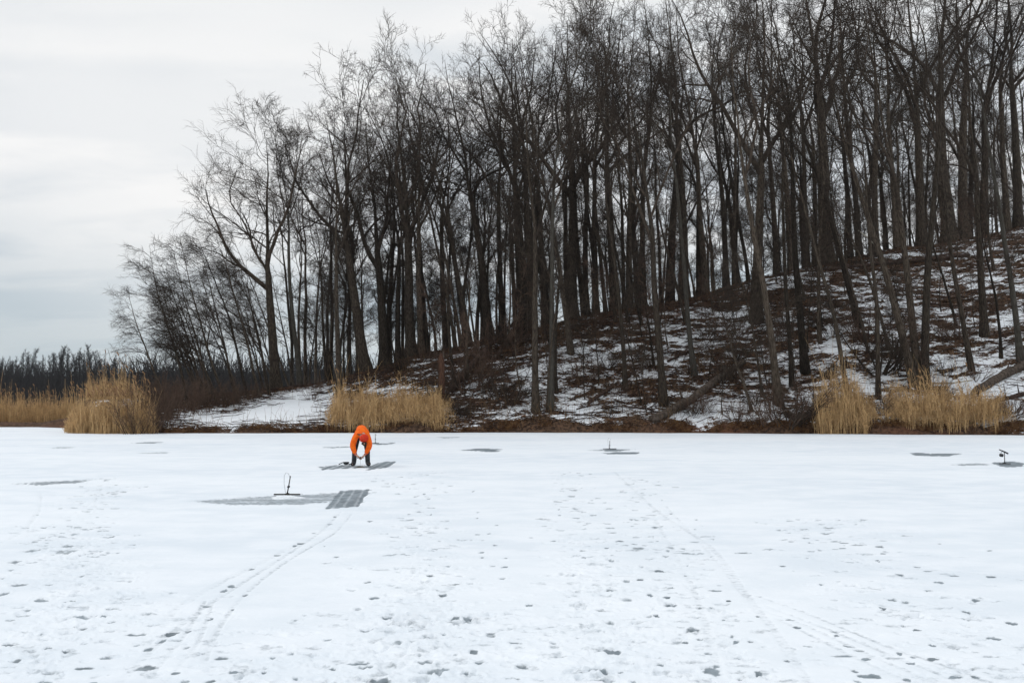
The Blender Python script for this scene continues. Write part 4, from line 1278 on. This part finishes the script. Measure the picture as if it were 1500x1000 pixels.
pb = onice(528.8, 682.5)
per = empty('person', pb); per.rotation_euler = (0, 0, R(10.7)); PR = Matrix.Rotation(R(10.7), 3, 'Z')
tag(per, 'person in orange jacket and red hood bent double over an ice hole', 'person')
# joints, metres; x right in the picture, -y towards the camera
J = dict(pel=(.0, .20, .90), w1=(.0, .10, .985), ch=(-.005, -.10, .985), uc=(-.005, -.26, .90), nk=(.04, -.36, .80), hd=(.075, -.42, .70),
         hipL=(-.10, .20, .84), hipR=(.10, .20, .84), knL=(-.165, .10, .47), knR=(.155, .10, .47), anL=(-.19, .06, .10), anR=(.18, .04, .09),
         toL=(-.225, -.07, .055), toR=(.215, -.10, .055),
         shL=(-.165, -.27, .83), shR=(.165, -.27, .83), elL=(-.235, -.30, .55), elR=(.225, -.32, .55), wrL=(-.145, -.36, .335), wrR=(.105, -.38, .335),
         haL=(-.075, -.38, .275), haR=(.045, -.40, .275))
order = ['pel', 'w1', 'ch', 'uc', 'nk', 'hd', 'hipL', 'knL', 'anL', 'toL', 'hipR', 'knR', 'anR', 'toR', 'shL', 'elL', 'wrL', 'haL', 'shR', 'elR', 'wrR', 'haR']
ix = {k: i for i, k in enumerate(order)}
E = [('pel', 'w1'), ('w1', 'ch'), ('ch', 'uc'), ('uc', 'nk'), ('nk', 'hd'), ('pel', 'hipL'), ('hipL', 'knL'), ('knL', 'anL'), ('anL', 'toL'), ('pel', 'hipR'), ('hipR', 'knR'),
     ('knR', 'anR'), ('anR', 'toR'), ('uc', 'shL'), ('shL', 'elL'), ('elL', 'wrL'), ('wrL', 'haL'), ('uc', 'shR'), ('shR', 'elR'), ('elR', 'wrR'), ('wrR', 'haR')]
rad = dict(pel=.13, w1=.125, ch=.135, uc=.12, nk=.055, hd=.085, hipL=.085, hipR=.085, knL=.055, knR=.055, anL=.03, anR=.03, toL=.02, toR=.02,
           shL=.06, shR=.06, elL=.04, elR=.04, wrL=.027, wrR=.027, haL=.036, haR=.036)
verts = [J[k] for k in order]; edges = [(ix[a], ix[b]) for a, b in E]; rads = [rad[k] for k in order]
# fingers and thumbs grow out of the palms
def fingers(side, hx):
    h = Vector(J['ha' + side]); sgn = 1 if side == 'L' else -1
    for k in range(4):
        b_ = h + Vector((.012 * sgn, (k - 1.5) * .020, -.015))
        ln = (.030, .035, .033, .025)[k]
        p1 = b_ + Vector((.018 * sgn, 0, -ln)); p2 = p1 + Vector((.022 * sgn, -.004, -ln * .55)); p3 = p2 + Vector((.016 * sgn, 0, .012))
        n0 = len(verts); verts.extend([tuple(b_), tuple(p1), tuple(p2), tuple(p3)]); rads.extend([.010, .009, .0085, .007])
        edges.extend([(ix['ha' + side], n0), (n0, n0 + 1), (n0 + 1, n0 + 2), (n0 + 2, n0 + 3)])
    t0 = h + Vector((.006 * sgn, -.034, .018)); t1 = t0 + Vector((.024 * sgn, -.012, -.018)); t2 = t1 + Vector((.02 * sgn, .004, -.022))
    n0 = len(verts); verts.extend([tuple(t0), tuple(t1), tuple(t2)]); rads.extend([.012, .010, .008]); edges.extend([(ix['ha' + side], n0), (n0, n0 + 1), (n0 + 1, n0 + 2)])


fingers('L', 0); fingers('R', 0)
body = skin_mesh('body', verts, edges, rads, SKIN, per)


def cloth(name, keys, ed, rr_, mat, root=0, extra=None):
    v = [J[k] if isinstance(k, str) else k for k in keys]
    return skin_mesh(name, v, ed, rr_, mat, per, 2, root)


jk = ['pel', 'w1', 'ch', 'uc', 'shL', 'elL', (-.150, -.352, .345), 'shR', 'elR', (.110, -.372, .345), (.03, -.33, .84)]
cloth('jacket', jk, [(0, 1), (1, 2), (2, 3), (3, 4), (4, 5), (5, 6), (3, 7), (7, 8), (8, 9), (3, 10)], [.16, .16, .17, .155, .10, .086, .058, .10, .086, .058, .07], ORANGE)
for s_, x_ in (('L', -1), ('R', 1)):
    skin_mesh('cuff', [(x_ * .152 if s_ == 'L' else .112, -.352 if s_ == 'L' else -.372, .352), (x_ * .140 if s_ == 'L' else .100, -.355 if s_ == 'L' else -.375, .325)], [(0, 1)], [.052, .046], REDF, per)
cloth('trousers', ['pel', 'hipL', 'knL', (-.195, .08, .30), 'hipR', 'knR', (.188, .07, .30)], [(0, 1), (1, 2), (2, 3), (0, 4), (4, 5), (5, 6)], [.13, .10, .078, .066, .10, .078, .066], DARKF)
for s_ in ('L', 'R'):
    kn = Vector(J['kn' + s_]); an = Vector(J['an' + s_]); to = Vector(J['to' + s_])
    top = an.lerp(kn, .75)
    v = [tuple(top), tuple(an.lerp(kn, .3)), tuple(an + Vector((0, .02, -.02))), tuple((an + to) / 2 + Vector((0, 0, -.01))), tuple(to)]
    skin_mesh('boot', v, [(0, 1), (1, 2), (2, 3), (3, 4)], [.080, .070, .070, .066, .060], BOOT, per)
# hood over the crown of the head, face looking down at the hole
hd = Vector(J['hd'])
cloth('hood', [(.04, -.34, .80), (.07, -.415, .765), (.085, -.455, .715)], [(0, 1), (1, 2)], [.115, .14, .122], REDF)
# face features on the head, turned down
m = MB(); fc = hd + Vector((.0, -.035, -.085))
m.tube(np.array([fc + Vector((0, -.01, .035)), fc + Vector((0, -.012, .0)), fc + Vector((0, .02, -.012))]), np.array([.008, .014, .012]), 8); m.build('nose', SKIN, per)
m = MB(); m.tube(np.array([hd + Vector((-.06, .02, -.06)), hd + Vector((0, .0, -.10)), hd + Vector((.06, .02, -.06))]), np.array([.03, .045, .03]), 8); m.build('beard', HAIR, per)
# what the hands hold: a small reel stake with line down to the hole
tl = empty('line_spool', pb + PR @ Vector((-.02, -.40, .25))); tl.rotation_euler = (0, 0, R(10.7))
m = MB(); m.tube(np.array([(-.085, 0, .0), (.0, 0, .012), (.085, 0, .0)]), np.array([.012, .015, .012]), 8); m.build('handle_bar', BLK, tl)
m = MB(); m.tube(np.array([(-.02, 0, 0), (.02, 0, 0)]), np.array([.032, .032]), 14); m.build('spool', BLK, tl)
m = MB(); m.tube(np.array([(0, -.03, 0), (0, -.025, -.12), (0, -.02, -.248)]), np.array([.0025, .0025, .0025]), 5); m.build('line', WIRE, tl)
tag(tl, 'small dark spool held in the angler\'s hands with line dropping to the ice', 'fishing spool')
# hole below the hands
hp = pb + PR @ Vector((-.02, -.42, .012)); m = MB(); a = np.arange(24) / 24 * 6.283
m.add(np.stack([np.cos(a) * .11, np.sin(a) * .11, 0 * a], -1), [tuple(range(24))]); hl = m.build('fishing_hole', HOLE); hl.location = hp
tag(hl, kind='structure')
# gear on the ice by the left boot
gb_ = onice(507, 681); gr = empty('ice_scoop', gb_)
m = MB()
na = 14; rngs = [(.03, 0.0), (.07, .02), (.085, .06), (.088, .075), (.080, .07), (.06, .03), (.02, .015)]
V = [(math.cos(i / na * 6.283) * r_, math.sin(i / na * 6.283) * r_, z_ + .012) for r_, z_ in rngs for i in range(na)]
m.add(V, [(j * na + i, j * na + (i + 1) % na, (j + 1) * na + (i + 1) % na, (j + 1) * na + i) for j in range(len(rngs) - 1) for i in range(na)]); m.build('bowl', BLK, gr)
m = MB(); m.tube(np.array([(-.08, 0, .075), (-.12, -.01, .06), (-.20, -.03, .02)]), np.array([.012, .011, .013]), 8); m.build('handle', BLK, gr)
m = MB(); m.tube(np.array([(.07, 0, .02), (.13, 0, .03), (.19, .02, .02)]), np.array([.012, .016, .01]), 8); m.build('grip', DARKW, gr)
tag(gr, 'black ice scoop lying on the scraped ice left of the angler', 'ice scoop')

# ------------------------------------------------------------------ air
hz_b = MB(); hz_b.box((-500, 945, 57), (3640, 2150, 119))
air = hz_b.build('haze', None, smooth=False)
am = bpy.data.materials.new('haze_air'); am.use_nodes = True
ant = am.node_tree; ant.nodes.remove(ant.nodes['Principled BSDF'])
pv = ant.nodes.new('ShaderNodeVolumePrincipled'); pv.inputs['Density'].default_value = .00013
pv.inputs['Color'].default_value = (.86, .90, .95, 1)
L(ant, pv.outputs[0], ant.nodes['Material Output'].inputs['Volume'])
air.data.materials.append(am); tag(air, 'thin cold haze over the lake and far wood', 'haze', kind='stuff')

# remove helper keys and unused prototypes
for o in list(C.objects):
    if '_h' in o: del o['_h']
for kind, ps in PROTO.items():
    for k, o in enumerate(ps):
        if (kind, k) not in used:
            for ch in list(o.children): bpy.data.objects.remove(ch, do_unlink=True)
            bpy.data.objects.remove(o, do_unlink=True)
for k, o in enumerate(SHP):
    if k not in SHU:
        for ch in list(o.children): bpy.data.objects.remove(ch, do_unlink=True)
        bpy.data.objects.remove(o, do_unlink=True)
